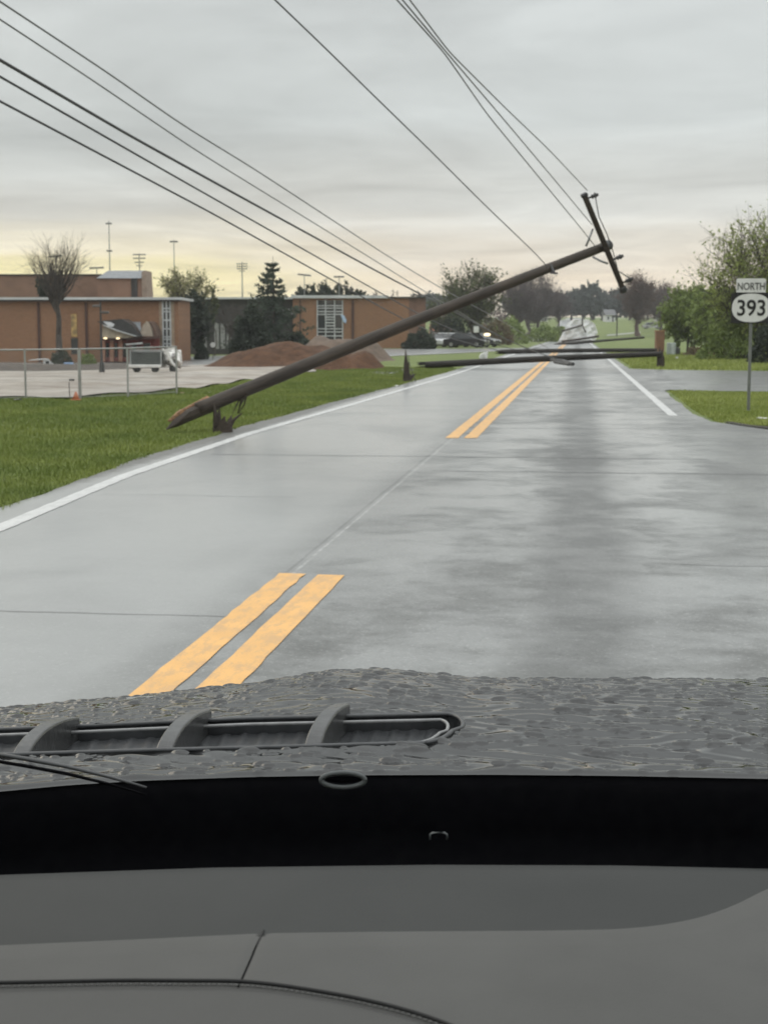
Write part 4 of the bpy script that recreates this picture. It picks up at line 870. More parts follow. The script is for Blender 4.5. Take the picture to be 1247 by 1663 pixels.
# far tree line across the road end
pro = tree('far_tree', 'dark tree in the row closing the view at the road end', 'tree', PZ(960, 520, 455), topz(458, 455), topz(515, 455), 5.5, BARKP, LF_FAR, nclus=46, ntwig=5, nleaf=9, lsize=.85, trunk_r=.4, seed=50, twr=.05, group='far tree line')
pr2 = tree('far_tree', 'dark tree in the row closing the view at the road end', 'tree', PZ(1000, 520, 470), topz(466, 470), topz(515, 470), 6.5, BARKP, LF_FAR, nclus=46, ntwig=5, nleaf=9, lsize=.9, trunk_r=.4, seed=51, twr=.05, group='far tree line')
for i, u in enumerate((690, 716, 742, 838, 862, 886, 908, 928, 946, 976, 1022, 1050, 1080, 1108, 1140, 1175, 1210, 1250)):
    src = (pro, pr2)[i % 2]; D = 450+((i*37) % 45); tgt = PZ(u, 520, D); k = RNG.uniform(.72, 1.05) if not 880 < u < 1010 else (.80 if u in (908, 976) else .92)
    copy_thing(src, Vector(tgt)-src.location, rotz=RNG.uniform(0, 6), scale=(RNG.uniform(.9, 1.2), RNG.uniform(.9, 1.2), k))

# ------------------------------------------------------------------ the school
BRICK = (lambda t: (lambda bt: (bt.inputs['Scale'].__setattr__('default_value', 1.), bt.inputs['Brick Width'].__setattr__('default_value', .22), bt.inputs['Row Height'].__setattr__('default_value', .075), bt.inputs['Mortar Size'].__setattr__('default_value', .006),
    [t.put(c_, bt.inputs[i_]) for i_, c_ in enumerate([(0,0,0)])] if False else None,
    t.put((.31, .152, .076), bt.inputs['Color1']), t.put((.24, .118, .060), bt.inputs['Color2']), t.put((.34, .26, .19), bt.inputs['Mortar']),
    (lambda mp: (mp.inputs['Rotation'].__setattr__('default_value', (rad(90), 0, 0)), t.l.new(t.tc.outputs['Object'], mp.inputs[0]), t.l.new(mp.outputs[0], bt.inputs[0])))(t.n.new('ShaderNodeMapping')),
    t.set(Base_Color=t.mix(t.rng(t.noise(.25, 5), .35, .65, 0, .35), bt.outputs[0], (.20, .105, .065)), Roughness=.75, Specular_IOR_Level=.3), t.m)[-1])(t.n.new('ShaderNodeTexBrick')))(NT('brick'))
FASC = M('pale_fascia', (.62, .63, .62), (.45, .46, .45), rough=.5, scale=.7); DARKW = M('dark_cladding', (.065, .060, .055), (.045, .042, .04), rough=.7, scale=.5)  # DARKW: plain dark tone for recessed wing, soffit, pilaster and roof edges
GLS = M('dark_window_glass', (.03, .035, .037), rough=.08, spec=.6); FRM = M('pale_window_frame', (.55, .57, .57), rough=.4); PIPE = M('brown_downpipe', (.09, .045, .035), rough=.5); STEEL = M('roof_metal', (.20, .21, .22), (.16, .17, .18), rough=.45, metal=.2, spec=.5); RED = M('red_door_paint', (.22, .035, .025), rough=.5); ROOFM = M('dark_roof', (.10, .095, .09), rough=.8)
DL, DRW = 110., 148.
xl = lambda u, D: (u-623.5)/F*D/ (math.cos(PITCH))*1.0 * (1/ (1+ (math.tan(PITCH)*(831.5-530)/F)))      # good enough: column to metres at depth D
zl = lambda v, D: topz(v, D)
school = thing('school_building', (-20, DL, -.65), 'long low brick school block with entrance canopy behind the concrete lot', 'building')
gz = -.75; zt = zl(487, DL)
XA, XB = -46., xl(291, DL)
mb = MB(); mb.box(((XA+XB)/2, DL+3.2, (gz+zt)/2), (XB-XA, 6.4, zt-gz)); wallL = mb.build('wall', BRICK, school)
mb = MB(); mb.box(((XA+XB)/2, DL+3.1, zt+.09), (XB-XA+.5, 7.2, .18)); mb.build('roof', FASC, school)
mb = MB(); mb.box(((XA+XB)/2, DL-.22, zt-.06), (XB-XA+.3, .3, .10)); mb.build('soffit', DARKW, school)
for u in (64, 118, 141):
    if u == 118: continue
    x_ = xl(u, DL); mb = MB(); mb.box((x_, DL-.06, (gz+zt)/2-.1), (.16, .12, zt-gz-.2)); mb.build('downpipe', PIPE, school)
# stair window with a lit yellow panel, dark door below
mb = MB(); mb.box((xl(121, DL), DL-.02, (zl(510, DL)+zl(547, DL))/2), (.42, .06, zl(510, DL)-zl(547, DL))); mb.build('lit_window', M('lit_yellow_window', (.50, .34, .13), (.16, .12, .07), rough=.3, scale=2.5, emit=(1., .62, .2, 1), es=.03), school)
mb = MB(); mb.box((xl(121, DL), DL-.02, (zl(549, DL)+zl(575, DL))/2), (.5, .07, zl(549, DL)-zl(575, DL))); mb.build('dark_door', GLS, school)
# tall slit window
def win(u0, u1, v0, v1, D, vb, hb, parent, pale=None):
    x0, x1 = xl(u0, D), xl(u1, D); z0, z1 = zl(v1, D), zl(v0, D)
    mb = MB()
    for u in vb:
        x_ = xl(u, D); mb.box((x_, D-.06, (z0+z1)/2), (.11, .14, z1-z0))
    for v in hb:
        z_ = zl(v, D); mb.box(((x0+x1)/2, D-.06, z_), (x1-x0, .12, .10))
    wf = mb.build('window', FRM, parent); mb = MB(); mb.box(((x0+x1)/2, D-.012, (z0+z1)/2), (x1-x0, .04, z1-z0)); mb.build('pane', GLS, wf); return wf
mb = MB(); mb.box((xl(262, DL), DL-.03, (zl(490, DL)+zl(572, DL))/2), (.22, .08, zl(490, DL)-zl(572, DL))); mb.box((xl(281, DL), DL-.03, (zl(490, DL)+zl(572, DL))/2), (.22, .08, zl(490, DL)-zl(572, DL))); mb.build('window_surround', M('buff_stone', (.40, .30, .21), rough=.7), school)
win(265, 278, 489, 566, DL, (265.5, 271.5, 277.5), (501, 506, 520, 534, 547, 551, 558, 564), school)
# entrance: beige wedge soffit, dark swooping roof with gleam, ribbed vault and rounded gable, red doors
DE = DL-3.2
def pe(u, v, D=DE): return P(u, v, D)
def slab(poly, D, th, mat, name, parent):
    pts = [pe(u, v, D) for u, v in poly]; m = len(pts); v = pts+[p+np.array([0, th, 0]) for p in pts]
    mb = MB(); mb.add(v, [list(range(m)), list(range(2*m-1, m-1, -1))]+[(i, m+i, m+(i+1) % m, (i+1) % m) for i in range(m)]); return mb.build(name, mat, parent)
BEIGE = M('beige_soffit', (.42, .36, .27), rough=.7)
can = slab([(157, 522), (198, 518), (214, 527), (231, 546), (221, 546), (190, 537)], DE, 3.1, M('dark_canopy', (.045, .045, .045), rough=.35, spec=.5), 'canopy', school)
slab([(168, 528), (190, 537.5), (221, 546.5), (206, 549), (166, 549)], DE+.25, 2.9, BEIGE, 'canopy_soffit', school)
slab([(168, 522), (180, 523), (187, 527), (183, 531), (176, 530)], DE-.04, .03, M('canopy_gleam', (.75, .78, .80), rough=.1, spec=.8), 'canopy_gleam', can)  # glass gleam on the dark canopy, put in as a pale slab
slab([(167.5, 526.5), (190, 535.5), (222, 545.5), (222, 547), (190, 537.5), (168, 528.5)], DE-.05, .12, FASC, 'canopy_edge', can)
slab([(196, 527), (204, 522), (233, 522), (224, 546), (231, 545)], DE+1.4, .8, STEEL, 'vault_end', school) if False else None
vt_ = MB(); pts0 = [(203+26*math.sin(a_)*0+0, 0) for a_ in ()]
x0, x1 = pe(200, 530, DE+1)[0], pe(234, 530, DE+1)[0]; zb, zt2 = zl(546, DE+1), zl(521, DE+1)
# ribbed sloping glass roof
for i in range(7):
    f0, f1 = i/7+.02, (i+1)/7-.02
    a = pe(199+5+25*f0, 522.5, DE+2.4); b = pe(199+5+25*f1, 522.5, DE+2.4); c = pe(211+19*f1, 522+22*(.35+.65*f1), DE+.9); d = pe(197+30*f0, 524+20*(.25+.7*f0), DE+.9)
    vt_.quad(a, b, c, d)
vt_.build('vault_glazing', STEEL, school)
slab([(228, 546), (229, 536), (233, 527), (238, 522), (243, 525), (247, 533), (249, 546)], DE+.6, 2.4, M('vault_gable', (.46, .38, .30), rough=.6), 'vault_gable', school)
slab([(240, 521.5), (246, 524), (252, 534), (255, 546), (250.5, 546), (248, 533), (243.5, 525)], DE+.55, 2.5, M('vault_edge', (.12, .07, .05), rough=.6), 'vault_edge', school)
slab([(165, 549), (258, 546), (258, 550), (165, 553)], DE+.5, .2, PIPE, 'entrance_beam', school)
for u0, u1 in ((171, 179), (185, 193), (199, 207), (213, 224), (232, 246)):
    d_ = slab([(u0, 553), (u1, 553), (u1, 586), (u0, 586)], DE+1.2, .15, RED, 'entrance_door', school); slab([(u0+1.6, 557), (u1-1.6, 557), (u1-1.6, 580), (u0+1.6, 580)], DE+1.17, .02, GLS, 'door_glass', d_)
for u0, u1 in ((179, 185), (193, 199), (165, 171)):
    slab([(u0, 550), (u1, 550), (u1, 587), (u0, 587)], DE+1.0, .35, M('salmon_brick', (.42, .22, .15), rough=.7), 'entrance_pier', school)
slab([(165, 551), (259, 549), (259, 588), (165, 588)], DE+1.6, .2, RED, 'entrance_wall', school)
LAMP = M('lamp_glow', (1, .9, .7), emit=(1, .78, .45, 1), es=2.0)
for u in (171.5, 192):
    mb = MB(); mb.ell(pe(u, 549.5, DE+.2), (.14, .10, .05), 12, 8); mb.build('canopy_lamp', LAMP, school, True)
slab([(204, 558.5), (231, 556), (231, 558.3), (206, 560.5)], DE+.4, .5, M('white_strip', (.8, .8, .78), rough=.4), 'white_sill', school)
# hall behind, with its stair tower
hall = thing('school_hall', (-30, 126, -.6), 'taller brick hall rising behind the low school block, with a metal-topped tower', 'building')
XC = xl(166, 126); zh = zl(447.5, 126); mb = MB(); mb.box(((-48+XC)/2, 132, (zh-.7)/2), (XC+48, 12, zh+.7)); mb.build('wall', M('hall_brick', (.27, .165, .115), (.20, .125, .09), rough=.8, scale=.6), hall)
mb = MB(); mb.box(((-48+XC)/2, 132, zh+.06), (XC+48.2, 12.2, .12)); mb.build('roof', DARKW, hall)
DTW = 122.; xa, xb, xc_ = xl(160, DTW), xl(232, DTW), xl(243, DTW); z0, z1, z2 = -.7, zl(452, DTW), zl(438.5, DTW)
mb = MB(); mb.box(((xa+xb)/2, DTW+2, (z0+z1)/2), (xb-xa, 4, z1-z0)); mb.build('tower_wall', M('tower_brick', (.30, .18, .125), (.22, .135, .095), rough=.8, scale=.6), hall)
mb = MB(); mb.add([(xa-.05, DTW-.2, z1), (xb, DTW-.2, z1), (xb, DTW+4, z1), (xa-.05, DTW+4, z1), (xa+.7, DTW+1.2, z2), (xb+.1, DTW+1.2, z2), (xb+.1, DTW+4, z2), (xa+.7, DTW+4, z2)], [(0, 1, 5, 4), (4, 5, 6, 7), (0, 4, 7, 3), (1, 2, 6, 5), (3, 7, 6, 2)]); mb.build('tower_roof', STEEL, hall)
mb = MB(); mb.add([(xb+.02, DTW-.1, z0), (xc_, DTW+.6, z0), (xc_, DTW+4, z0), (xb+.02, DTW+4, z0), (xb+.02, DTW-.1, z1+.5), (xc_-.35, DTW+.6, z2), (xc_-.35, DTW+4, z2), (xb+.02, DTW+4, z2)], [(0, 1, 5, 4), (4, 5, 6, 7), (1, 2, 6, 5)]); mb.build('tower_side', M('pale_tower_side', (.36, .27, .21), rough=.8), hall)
mb = MB(); mb.box((xl(220, DTW), DTW-.03, (z0+z1)/2), (.5, .1, z1-z0)); mb.build('tower_pilaster', DARKW, hall)
# recessed middle
rec = thing('recessed_wing', (-14, 150, -.3), 'dark recessed flat-roofed school wing behind the trees', 'building')
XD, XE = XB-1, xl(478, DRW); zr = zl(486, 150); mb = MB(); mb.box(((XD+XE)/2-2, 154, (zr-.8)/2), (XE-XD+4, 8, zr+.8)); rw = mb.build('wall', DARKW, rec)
mb = MB(); mb.box(((XD+XE)/2-2, 153.6, zr+.10), (XE-XD+4, 9, .20)); mb.build('roof', FASC, rec)
mb = MB()
for u in (332, 352, 362, 372): mb.box((xl(u, 150), 149.95, 1.2), (.45, .12, 2.6))
pn = mb.build('pale_panel', M('pale_panel', (.34, .34, .33), rough=.5), rec)
mb = MB()
for v in (503, 509): mb.box((xl(462, 150), 149.9, zl(v, 150)), (2.4, .12, .14))
mb.build('glazing_bar', FRM, rec)
# right wing
rgt = thing('school_wing', (-2, DRW, 0), 'right brick school wing with a tall white-gridded window', 'building')
XF, XG, XH = xl(476, DRW), xl(664, DRW), xl(691, DRW); zq = zl(484, DRW)
mb = MB(); mb.box(((XF+XG)/2, DRW+6, (zq-.3)/2), (XG-XF, 12, zq+.3)); mb.build('wall', BRICK, rgt)
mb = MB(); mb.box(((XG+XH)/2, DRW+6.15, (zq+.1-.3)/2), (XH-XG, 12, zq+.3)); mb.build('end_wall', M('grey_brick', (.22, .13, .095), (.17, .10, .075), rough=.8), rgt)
mb = MB(); mb.box(((XF+xl(628, DRW))/2, DRW+6, zq+.12), (xl(628, DRW)-XF+.3, 12.8, .28)); mb.build('roof', FASC, rgt)
mb = MB(); mb.box(((xl(628, DRW)+XH)/2+.05, DRW+6.1, zq+.06), (XH-xl(628, DRW)-.05, 12.6, .14)); mb.build('roof_edge', DARKW, rgt)
win(515, 557, 487.5, 551, DRW, (515.5, 529, 543.5, 556.5), (496.5, 500.5, 506, 510.5, 534, 539, 545.5), rgt)
mb = MB()
for v in (515, 519, 524, 529): mb.box(((xl(529, DRW)+xl(543.5, DRW))/2, DRW-.07, zl(v, DRW)), (.85, .1, .12))
mb.build('window_ladder', FRM, rgt)
for u in (488, 573):
    mb = MB(); mb.box((xl(u, DRW), DRW-.08, zq/2-.1), (.22 if u > 500 else .12, .14, zq-.2)); mb.build('downpipe', PIPE, rgt)
c = P(557, 518, DRW-.3); mb = MB(); mb.add([c+np.array(p) for p in ((-.22, 0, .42), (.10, .02, .36), (.36, -.03, -.1), (.30, 0, -.44), (.02, .04, -.3), (-.1, -.02, .05))], [(0, 1, 2, 3, 4, 5)]); mb.add([c+np.array(p)+np.array([0, .02, 0]) for p in ((-.22, 0, .42), (.10, .02, .36), (.36, -.03, -.1), (.30, 0, -.44), (.02, .04, -.3), (-.1, -.02, .05))], [(5, 4, 3, 2, 1, 0)])
solo(mb, 'banner', M('blue_cloth', (.30, .46, .68), (.55, .62, .70), rough=.7, scale=4), 'small blue and white banner hanging at the tall white-gridded window', 'banner')

# ------------------------------------------------------------------ light masts
STL = M('mast_steel', (.36, .36, .35), rough=.5); LHD = M('mast_heads', (.20, .20, .19), rough=.5)
def mast(u, v0, D, rows, label, wpx=2.2, base_v=530):
    b = PZ(u, base_v, D); t_ = thing('floodlight_mast', b, label, 'floodlight mast', 'sports floodlight masts'); k_ = 1/ppm(D); mb = MB()
    zt_ = topz(v0, D)
    mb.tube([b, np.array([b[0], b[1], zt_])], [wpx*k_*.8, wpx*k_*.35], 8); mb.build('pole', STL, t_)
    for v, w_, th in rows:
        mb = MB(); z_ = topz(v, D); nl = 5
        for i in range(nl): mb.box((b[0]+(i-(nl-1)/2)*w_*k_/nl, b[1]-.15, z_), (w_*k_/nl*.86, .4, th*k_), bev=.08)
        mb.box((b[0], b[1], z_), (w_*k_, .1, th*k_*.4)); mb.build('lamp_bank', LHD, t_)
    return t_
mast(181, 358, 250, [(363, 10, 3), (407.5, 9, 3)], 'tallest thin floodlight mast, two lamp banks one far above the other', 1.9)
mast(229, 411, 250, [(413.5, 21, 2.2), (419.5, 20, 2.2), (426, 15, 2), (431.5, 10, 1.8)], 'floodlight mast with four stacked lamp rows over the hall tower')
mast(285, 389, 260, [(392.5, 13, 3)], 'floodlight mast with one narrow lamp bank, over the budding tree', 1.7)
mast(394.5, 425, 255, [(428.5, 18, 2), (432.5, 18, 2), (436.5, 17, 2), (440, 10, 1.6)], 'floodlight mast with close lamp rows left of the spruce')
for i, (u, v, w_, tilt) in enumerate(((495, 446.5, 22, -.10), (551, 449.5, 17, 0), (160, 435, 23, .03), (94, 416, 22, .05))):
    D = 172.; b = PZ(u, 540, D); t_ = thing('car_park_light', b, ['flat-headed car park light over the roof, right of the spruce', 'smaller flat-headed car park light over the right school wing', 'flat-headed car park light just left of the hall tower', 'flat-headed car park light seen through the bare tree'][i], 'street lamp', 'car park lights behind the school')
    z_ = topz(v, D); mb = MB(); mb.tube([b, (b[0], b[1], z_-.1)], [.075, .045], 8); mb.build('pole', STL, t_); mb = MB(); k_ = 1/ppm(D)
    ax_ = np.array([[math.cos(tilt), 0, -math.sin(tilt)], [0, 1, 0], [math.sin(tilt), 0, math.cos(tilt)]]); mb.box((b[0], b[1], z_), (w_*k_, .45, .17), ax=ax_, bev=.05); mb.build('lamp_head', LHD, t_)
# dark lamp post on the lot
b = PZ(166, 601, 60.5); t_ = thing('lamp_post', b, 'dark lamp post with a thick base standing at the back of the concrete lot', 'lamp post'); k_ = 1/ppm(b[1])
mb = MB(); mb.tube([b, np.array([b[0], b[1], topz(490, b[1])])], [.055, .035], 8); mb.build('pole', DKM, t_)
mb = MB(); mb.tube([b, b+[0, 0, .1], b+[0, 0, .42], b+[0, 0, .5]], [.12, .12, .09, .06], 10); mb.build('post_base', DKM, t_)
for u, v in ((157, 497), (171, 507.5)):
    mb = MB(); p = P(u, v, b[1]); mb.box(p, (13*k_, .16, 4*k_), bev=.03); mb.build('lamp_head', M('worn_lamp_head', (.12, .11, .10), rough=.6), t_); mb = MB()
# two glowing yard lamps
for u, v, lab in ((683.5, 537.5, 'glowing yard lamp just above the big rounded shrub'), (790.5, 543.5, 'glowing yard lamp near the small white sign')):
    D = 150.; b = PZ(u, 560, D); t_ = thing('yard_lamp', b, lab, 'lamp', 'glowing yard lamps'); z_ = topz(v, D); mb = MB(); mb.tube([b, (b[0], b[1], z_)], .04, 6); mb.build('pole', DKM, t_)
    mb = MB(); mb.ell((b[0], b[1]-.1, z_), (.34, .2, .15), 14, 8); mb.build('lamp_globe', LAMP, t_, True); mb = MB(); mb.box((b[0]-.25, b[1], z_+.13), (.9, .3, .07), bev=.02); mb.build('lamp_hood', STL, t_)

# ------------------------------------------------------------------ fence along the lot
FST = M('fence_steel', (.38, .38, .37), (.30, .30, .29), rough=.45, metal=.3)
fl = [(-17, 33.9), (-14.0, 34.0), (-11.0, 34.05), (-8.25, 34.15), (-7.1, 34.75), (-6.2, 35.75), (-5.2, 37.55)]
fpix = [(-160, 652), (-45, 651), (42, 649), (130, 648.5), (208, 645), (287, 640)]
fpt = [G(u, v)+np.array([0, .05, 0]) for u, v in fpix]; ftop = [float(P(u, vt, p[1])[2]) for (u, v), vt, p in zip(fpix, (569, 569, 568, 567, 565.5, 563), fpt)]
fen = thing('chain_link_fence', fpt[3], 'low chain-link fence with a pale top rail along the near edge of the concrete lot', 'fence')
for p, zt_ in zip(fpt, ftop):
    mb = MB(); r = .04 if p is fpt[3] else .024; mb.tube([p-[0, 0, .1], (p[0], p[1], zt_+.02)], r, 8); mb.build('post', FST, fen)
mb = MB(); mb.tube([(p[0], p[1], z_) for p, z_ in zip(fpt, ftop)], .019, 8); mb.build('top_rail', FST, fen, True)
wm = MB(); segs = []
for (p, z0_), (q, z1_) in zip(zip(fpt[:-1], ftop[:-1]), zip(fpt[1:], ftop[1:])):
    ln = float(np.linalg.norm(q-p)); h_ = z0_-p[2]-.04; nn = int(ln/.075)
    for i in range(-int(h_/.075), nn):
        for sgn in (0, 1):
            a0 = max(i*.075, 0); b0 = min(i*.075+h_, ln)
            za, zb_ = (a0-i*.075), (b0-i*.075)
            if sgn: za, zb_ = h_-za, h_-zb_
            A_ = p+(q-p)*a0/ln; B_ = p+(q-p)*b0/ln; segs.append((A_+[0, 0, .04+za], B_+[0, 0, .04+zb_], .0014, .0014))
v, f = tubes_np(segs, 3); link_mesh('wire_mesh', v-np.array(ORG[fen.name]), f, FST, fen)
mb = MB(); mb.tube([(p[0], p[1], p[2]+.05) for p in fpt], .006, 5); mb.build('tension_wire', FST, fen)

# ------------------------------------------------------------------ lot contents: mounds, machine, cars, bits
EARTH = (lambda t: (t.set(Base_Color=t.mix(t.rng(t.noise(1.6, 6, .65), .35, .65), (.064, .032, .018), (.130, .066, .036)), Roughness=.85, Specular_IOR_Level=.2), t.bump(t.noise(5, 6, .7), 1., .15), t.m)[-1])(NT('red_earth'))
def mound(label, cx, cy, rx, ry, h, seed, mat=EARTH, pk=.0):
    n_, m_ = 70, 40; rg = np.random.default_rng(seed); X_, Y_ = np.meshgrid(np.linspace(-1.15, 1.15, n_), np.linspace(-1.15, 1.15, m_)); d = np.sqrt((X_-pk*.3*(1-Y_**2)*0)**2+Y_**2)
    xx = cx+X_*rx; yy = cy+Y_*ry; prof = ss(1.35*(1.08-d))*(1+.25*np.sin(X_*3+seed)*np.cos(Y_*2))
    for k_ in (3, 7, 15, 31): prof = prof + prof*(.26/k_*3)*np.sin(k_*X_*1.3+seed*k_)*np.sin(k_*Y_+seed)*.5
    z_ = HT(xx, yy)-.03+h*prof*(1+pk*X_)
    ids = np.arange(X_.size).reshape(X_.shape); f = np.stack([ids[:-1, :-1], ids[:-1, 1:], ids[1:, 1:], ids[1:, :-1]], -1).reshape(-1, 4)
    c0 = np.array([cx, cy, 0]); o = link_mesh('dirt_mound', np.stack([xx, yy, z_], -1).reshape(-1, 3)-c0, f, mat, None, True); o.location = tuple(c0); return tag(o, label, 'dirt mound')
mound('largest mound of red-brown earth behind the leaning pole', xl(486, 72), 72, 3.5, 5, .95, 3, pk=.25)
mound('small mound of red-brown earth at the right end of the lot', xl(566, 64), 64, 1.65, 2.6, .85, 5, pk=-.25)
mound('long low spoil bank on the left running down to the lot surface', xl(422, 70), 71, 3.3, 4, .80, 8, pk=.5)
mound('grey-brown mound behind the red-brown ones, below the right wing window', xl(556, 84), 84, 2.9, 4, 1.5, 11, M('grey_earth', (.16, .115, .085), (.10, .075, .058), rough=.9, scale=2, bump=.8, bscale=6, bdist=.1))
mound('low dark mud bank along the back of the lot', xl(60, 76), 76, 9.5, 4, .35, 14, M('dark_mud', (.075, .058, .045), (.045, .036, .03), rough=.8, scale=1.5, bump=.8, bscale=6, bdist=.1))
# battered truck: dark box on a pale chassis with a crumpled pale cab
bt = PZ(250, 602, 60.5); k_ = 1/ppm(60.5); trk = thing('box_truck', bt, 'truck on the lot with a dark box, pale lower rail and battered pale front', 'truck')
def px(u, v, D=60.5): return P(u, v, D)
a, b = px(213, 571), px(262, 593); mb = MB(); mb.box(((a[0]+b[0])/2, 61.3, (a[2]+b[2])/2), (b[0]-a[0], 1.9, a[2]-b[2]), bev=.03); box_ = mb.build('box_body', M('dark_green_panel', (.018, .024, .022), (.06, .07, .066), rough=.4, scale=1.6, lo=.5, hi=.8), trk)
mb = MB(); 
for u in (212, 262): p = px(u, 581, 60.3); mb.box(p, (.06, .08, .60), bev=.01)
p = px(237, 568.5, 60.3); mb.box(p, (1.30, .08, .05)); mb.build('box_frame', M('frame_grey', (.36, .37, .36), rough=.5), box_)
a, b = px(211, 592), px(264, 597); mb = MB(); mb.box(((a[0]+b[0])/2, 61.2, (a[2]+b[2])/2), (b[0]-a[0], 2.1, a[2]-b[2]), bev=.02); mb.build('chassis_rail', M('pale_rail', (.80, .79, .76), (.6, .59, .56), rough=.5, scale=3), trk)
for u in (222, 252, 281):
    p = px(u, 599, 60.4); mb = MB(); mb.tube([p+[0, -.02, 0], p+[0, .25, 0]], .145, 16); mb.build('wheel', M('tyre_rubber', (.02, .02, .02), rough=.8), trk)
WCR = M('crumpled_pale_metal', (.80, .78, .74), (.14, .13, .12), rough=.5, scale=3.2, lo=.42, hi=.58)
def crumple(c, r, n, seed, sub=2, amp=.16):
    import bmesh
    rg = np.random.default_rng(seed); bm = bmesh.new()
    for i in range(n):
        d = rg.normal(size=3); d /= np.linalg.norm(d); bm.verts.new(tuple(d*np.asarray(r)*rg.uniform(.75, 1.1)))
    bmesh.ops.convex_hull(bm, input=bm.verts); [bm.verts.remove(v) for v in list(bm.verts) if not v.link_faces]
    bmesh.ops.subdivide_edges(bm, edges=bm.edges, cuts=sub, use_grid_fill=True)
    for v in bm.verts: v.co += Vector(rg.normal(0, amp*.25, 3)*np.asarray(r))
    bm.verts.index_update(); v = np.array([x.co for x in bm.verts])+np.asarray(c); f = [[x.index for x in q.verts] for q in bm.faces]; bm.free(); return v, f
mb = MB(); mb.add(*crumple(px(277, 579, 61.), (.36, .8, .46), 22, 4)); mb.add(*crumple(px(290, 583, 61.), (.2, .6, .42), 16, 5)); mb.build('battered_cab', WCR, trk)
mb = MB(); mb.tube([px(264, 567, 60.4), px(272, 572, 60.3), px(280, 590, 60.3), px(287, 597, 60.3)], [.03, .07, .08, .03], 6, jag=.01); mb.tube([px(266, 570, 60.3), px(284, 566, 60.3), px(294, 573, 60.3)], .04, 6, jag=.01); mb.build('bent_bar', M('pale_rail', ()), trk)
# cars
def car_far(loc, rz, L_, col, label, name='parked_car', pickup=False, s_=1., group='parked cars'):
    loc = np.asarray(loc, float); t_ = thing(name, loc, label, 'car' if not pickup else 'pickup truck', group); cz, sz = math.cos(rz), math.sin(rz)
    def tr(v): v = np.asarray(v, float)*s_; return np.stack([v[:, 0]*cz-v[:, 1]*sz, v[:, 0]*sz+v[:, 1]*cz, v[:, 2]], 1)+loc
    pm_ = M('car_paint_'+col[0], col[1], tuple(c*.9 for c in col[1]), rough=.25, coat=.6)
    def loft(prof, y, ins):                          # side profile (x, z) extruded in y with inset top
        n_ = len(prof); vl = [(x, -y+ins(z), z) for x, z in prof]; vr = [(x, y-ins(z), z) for x, z in prof]
        return tr(vl+vr), [list(range(n_)), list(range(2*n_-1, n_-1, -1))]+[(i, n_+i, n_+(i+1) % n_, (i+1) % n_) for i in range(n_)]
    h = L_/2
    body = [(-h, .35), (-h, .78), (-h+.25, .88), (-h+.9, .92), (h-1.2, .92), (h-.3, .80), (h, .68), (h, .35), (h-.2, .28), (-h+.2, .28)]
    cab = [(-h+.55, .92), (-h+1.0, 1.42), (-h+1.4, 1.48), (h-1.9, 1.46), (h-1.15, .92)] if not pickup else [(-.35, .92), (-.28, 1.55), (.0, 1.6), (.85, 1.56), (1.45, .92)]
    mb = MB(); mb.add(*loft(body, .88, lambda z: .06*max(0, z-.6))); bo = mb.build('body', pm_, t_)
    mb = MB(); mb.add(*loft(cab, .80, lambda z: .28*(z-.92))); mb.build('cabin', GLS, t_)
    xs_ = [p[0] for p in cab]; mb = MB(); zt_ = max(p[1] for p in cab); rp = [(cab[1][0]-.03, zt_-.05), (cab[2][0]-.05, zt_+.02), (cab[3][0]+.05, zt_+.02), (cab[3][0]+.1, zt_-.05)]; mb.add(*loft(rp, .70, lambda z: .2*(z-1.4))); mb.build('roof', pm_, t_)
    for wx in (-h+.85, h-.85):
        for wy in (-.80, .80):
            c_ = tr([(wx, wy-.1, .33)])[0]; d_ = tr([(wx, wy+.1, .33)])[0]; mb = MB(); mb.tube([c_, d_], .33*s_, 16); wh = mb.build('wheel', M('tyre_rubber', ()), t_); mb = MB(); mb.tube([c_*1.12-d_*.12, d_*1.12-c_*.12], .19*s_, 12); mb.build('rim', FST, wh)
    for wy in (-.65, .65):
        mb = MB(); mb.add(*(lambda m_: (tr(np.vstack(m_.V)), m_.Fc))(MB().box((h-.02, wy, .66), (.08, .32, .13)))); mb.build('headlight', M('lens', (.7, .7, .68), rough=.1), t_)
    return t_
W_ = ('white', (.66, .67, .67)); B_ = ('dark', (.03, .03, .033)); G_ = ('silver', (.40, .41, .42))
car_far(PZ(715, 556, 158), rad(-80), 4.4, W_, 'white car parked left of another white car, right of the rounded shrub')
car_far(PZ(737, 556, 160), rad(-75), 4.4, W_, 'white car parked right of another white car and beside the dark cars')
car_far(PZ(757, 557, 152), rad(-20), 4.4, B_, 'dark car parked beside the white cars below the small white sign')
car_far(PZ(780, 556, 160), rad(-35), 4.2, B_, 'dark car parked nearest the right glowing yard lamp')
pw = PZ(70, 594, 80); ms = thing('metal_scrap', pw, 'bent white sheet of scrap with a long thin arm, on the dark mud bank', 'scrap metal'); WSC = M('white_sheet_metal', (.68, .69, .69), rough=.4)
q_ = lambda u, v, dy=0.: P(u, v, 80+dy); mb = MB()
mb.add([q_(71, 584), q_(79, 582), q_(84, 588), q_(90, 592), q_(90, 595), q_(70, 595), q_(71, 584, 1.2), q_(79, 582, 1.2), q_(84, 588, 1.2), q_(90, 592, 1.2), q_(90, 595, 1.2), q_(70, 595, 1.2)], [(0, 1, 7, 6), (1, 2, 8, 7), (2, 3, 9, 8), (3, 4, 10, 9), (0, 6, 11, 5), (0, 5, 4, 3, 2, 1)]); mb.build('bent_sheet', WSC, ms)
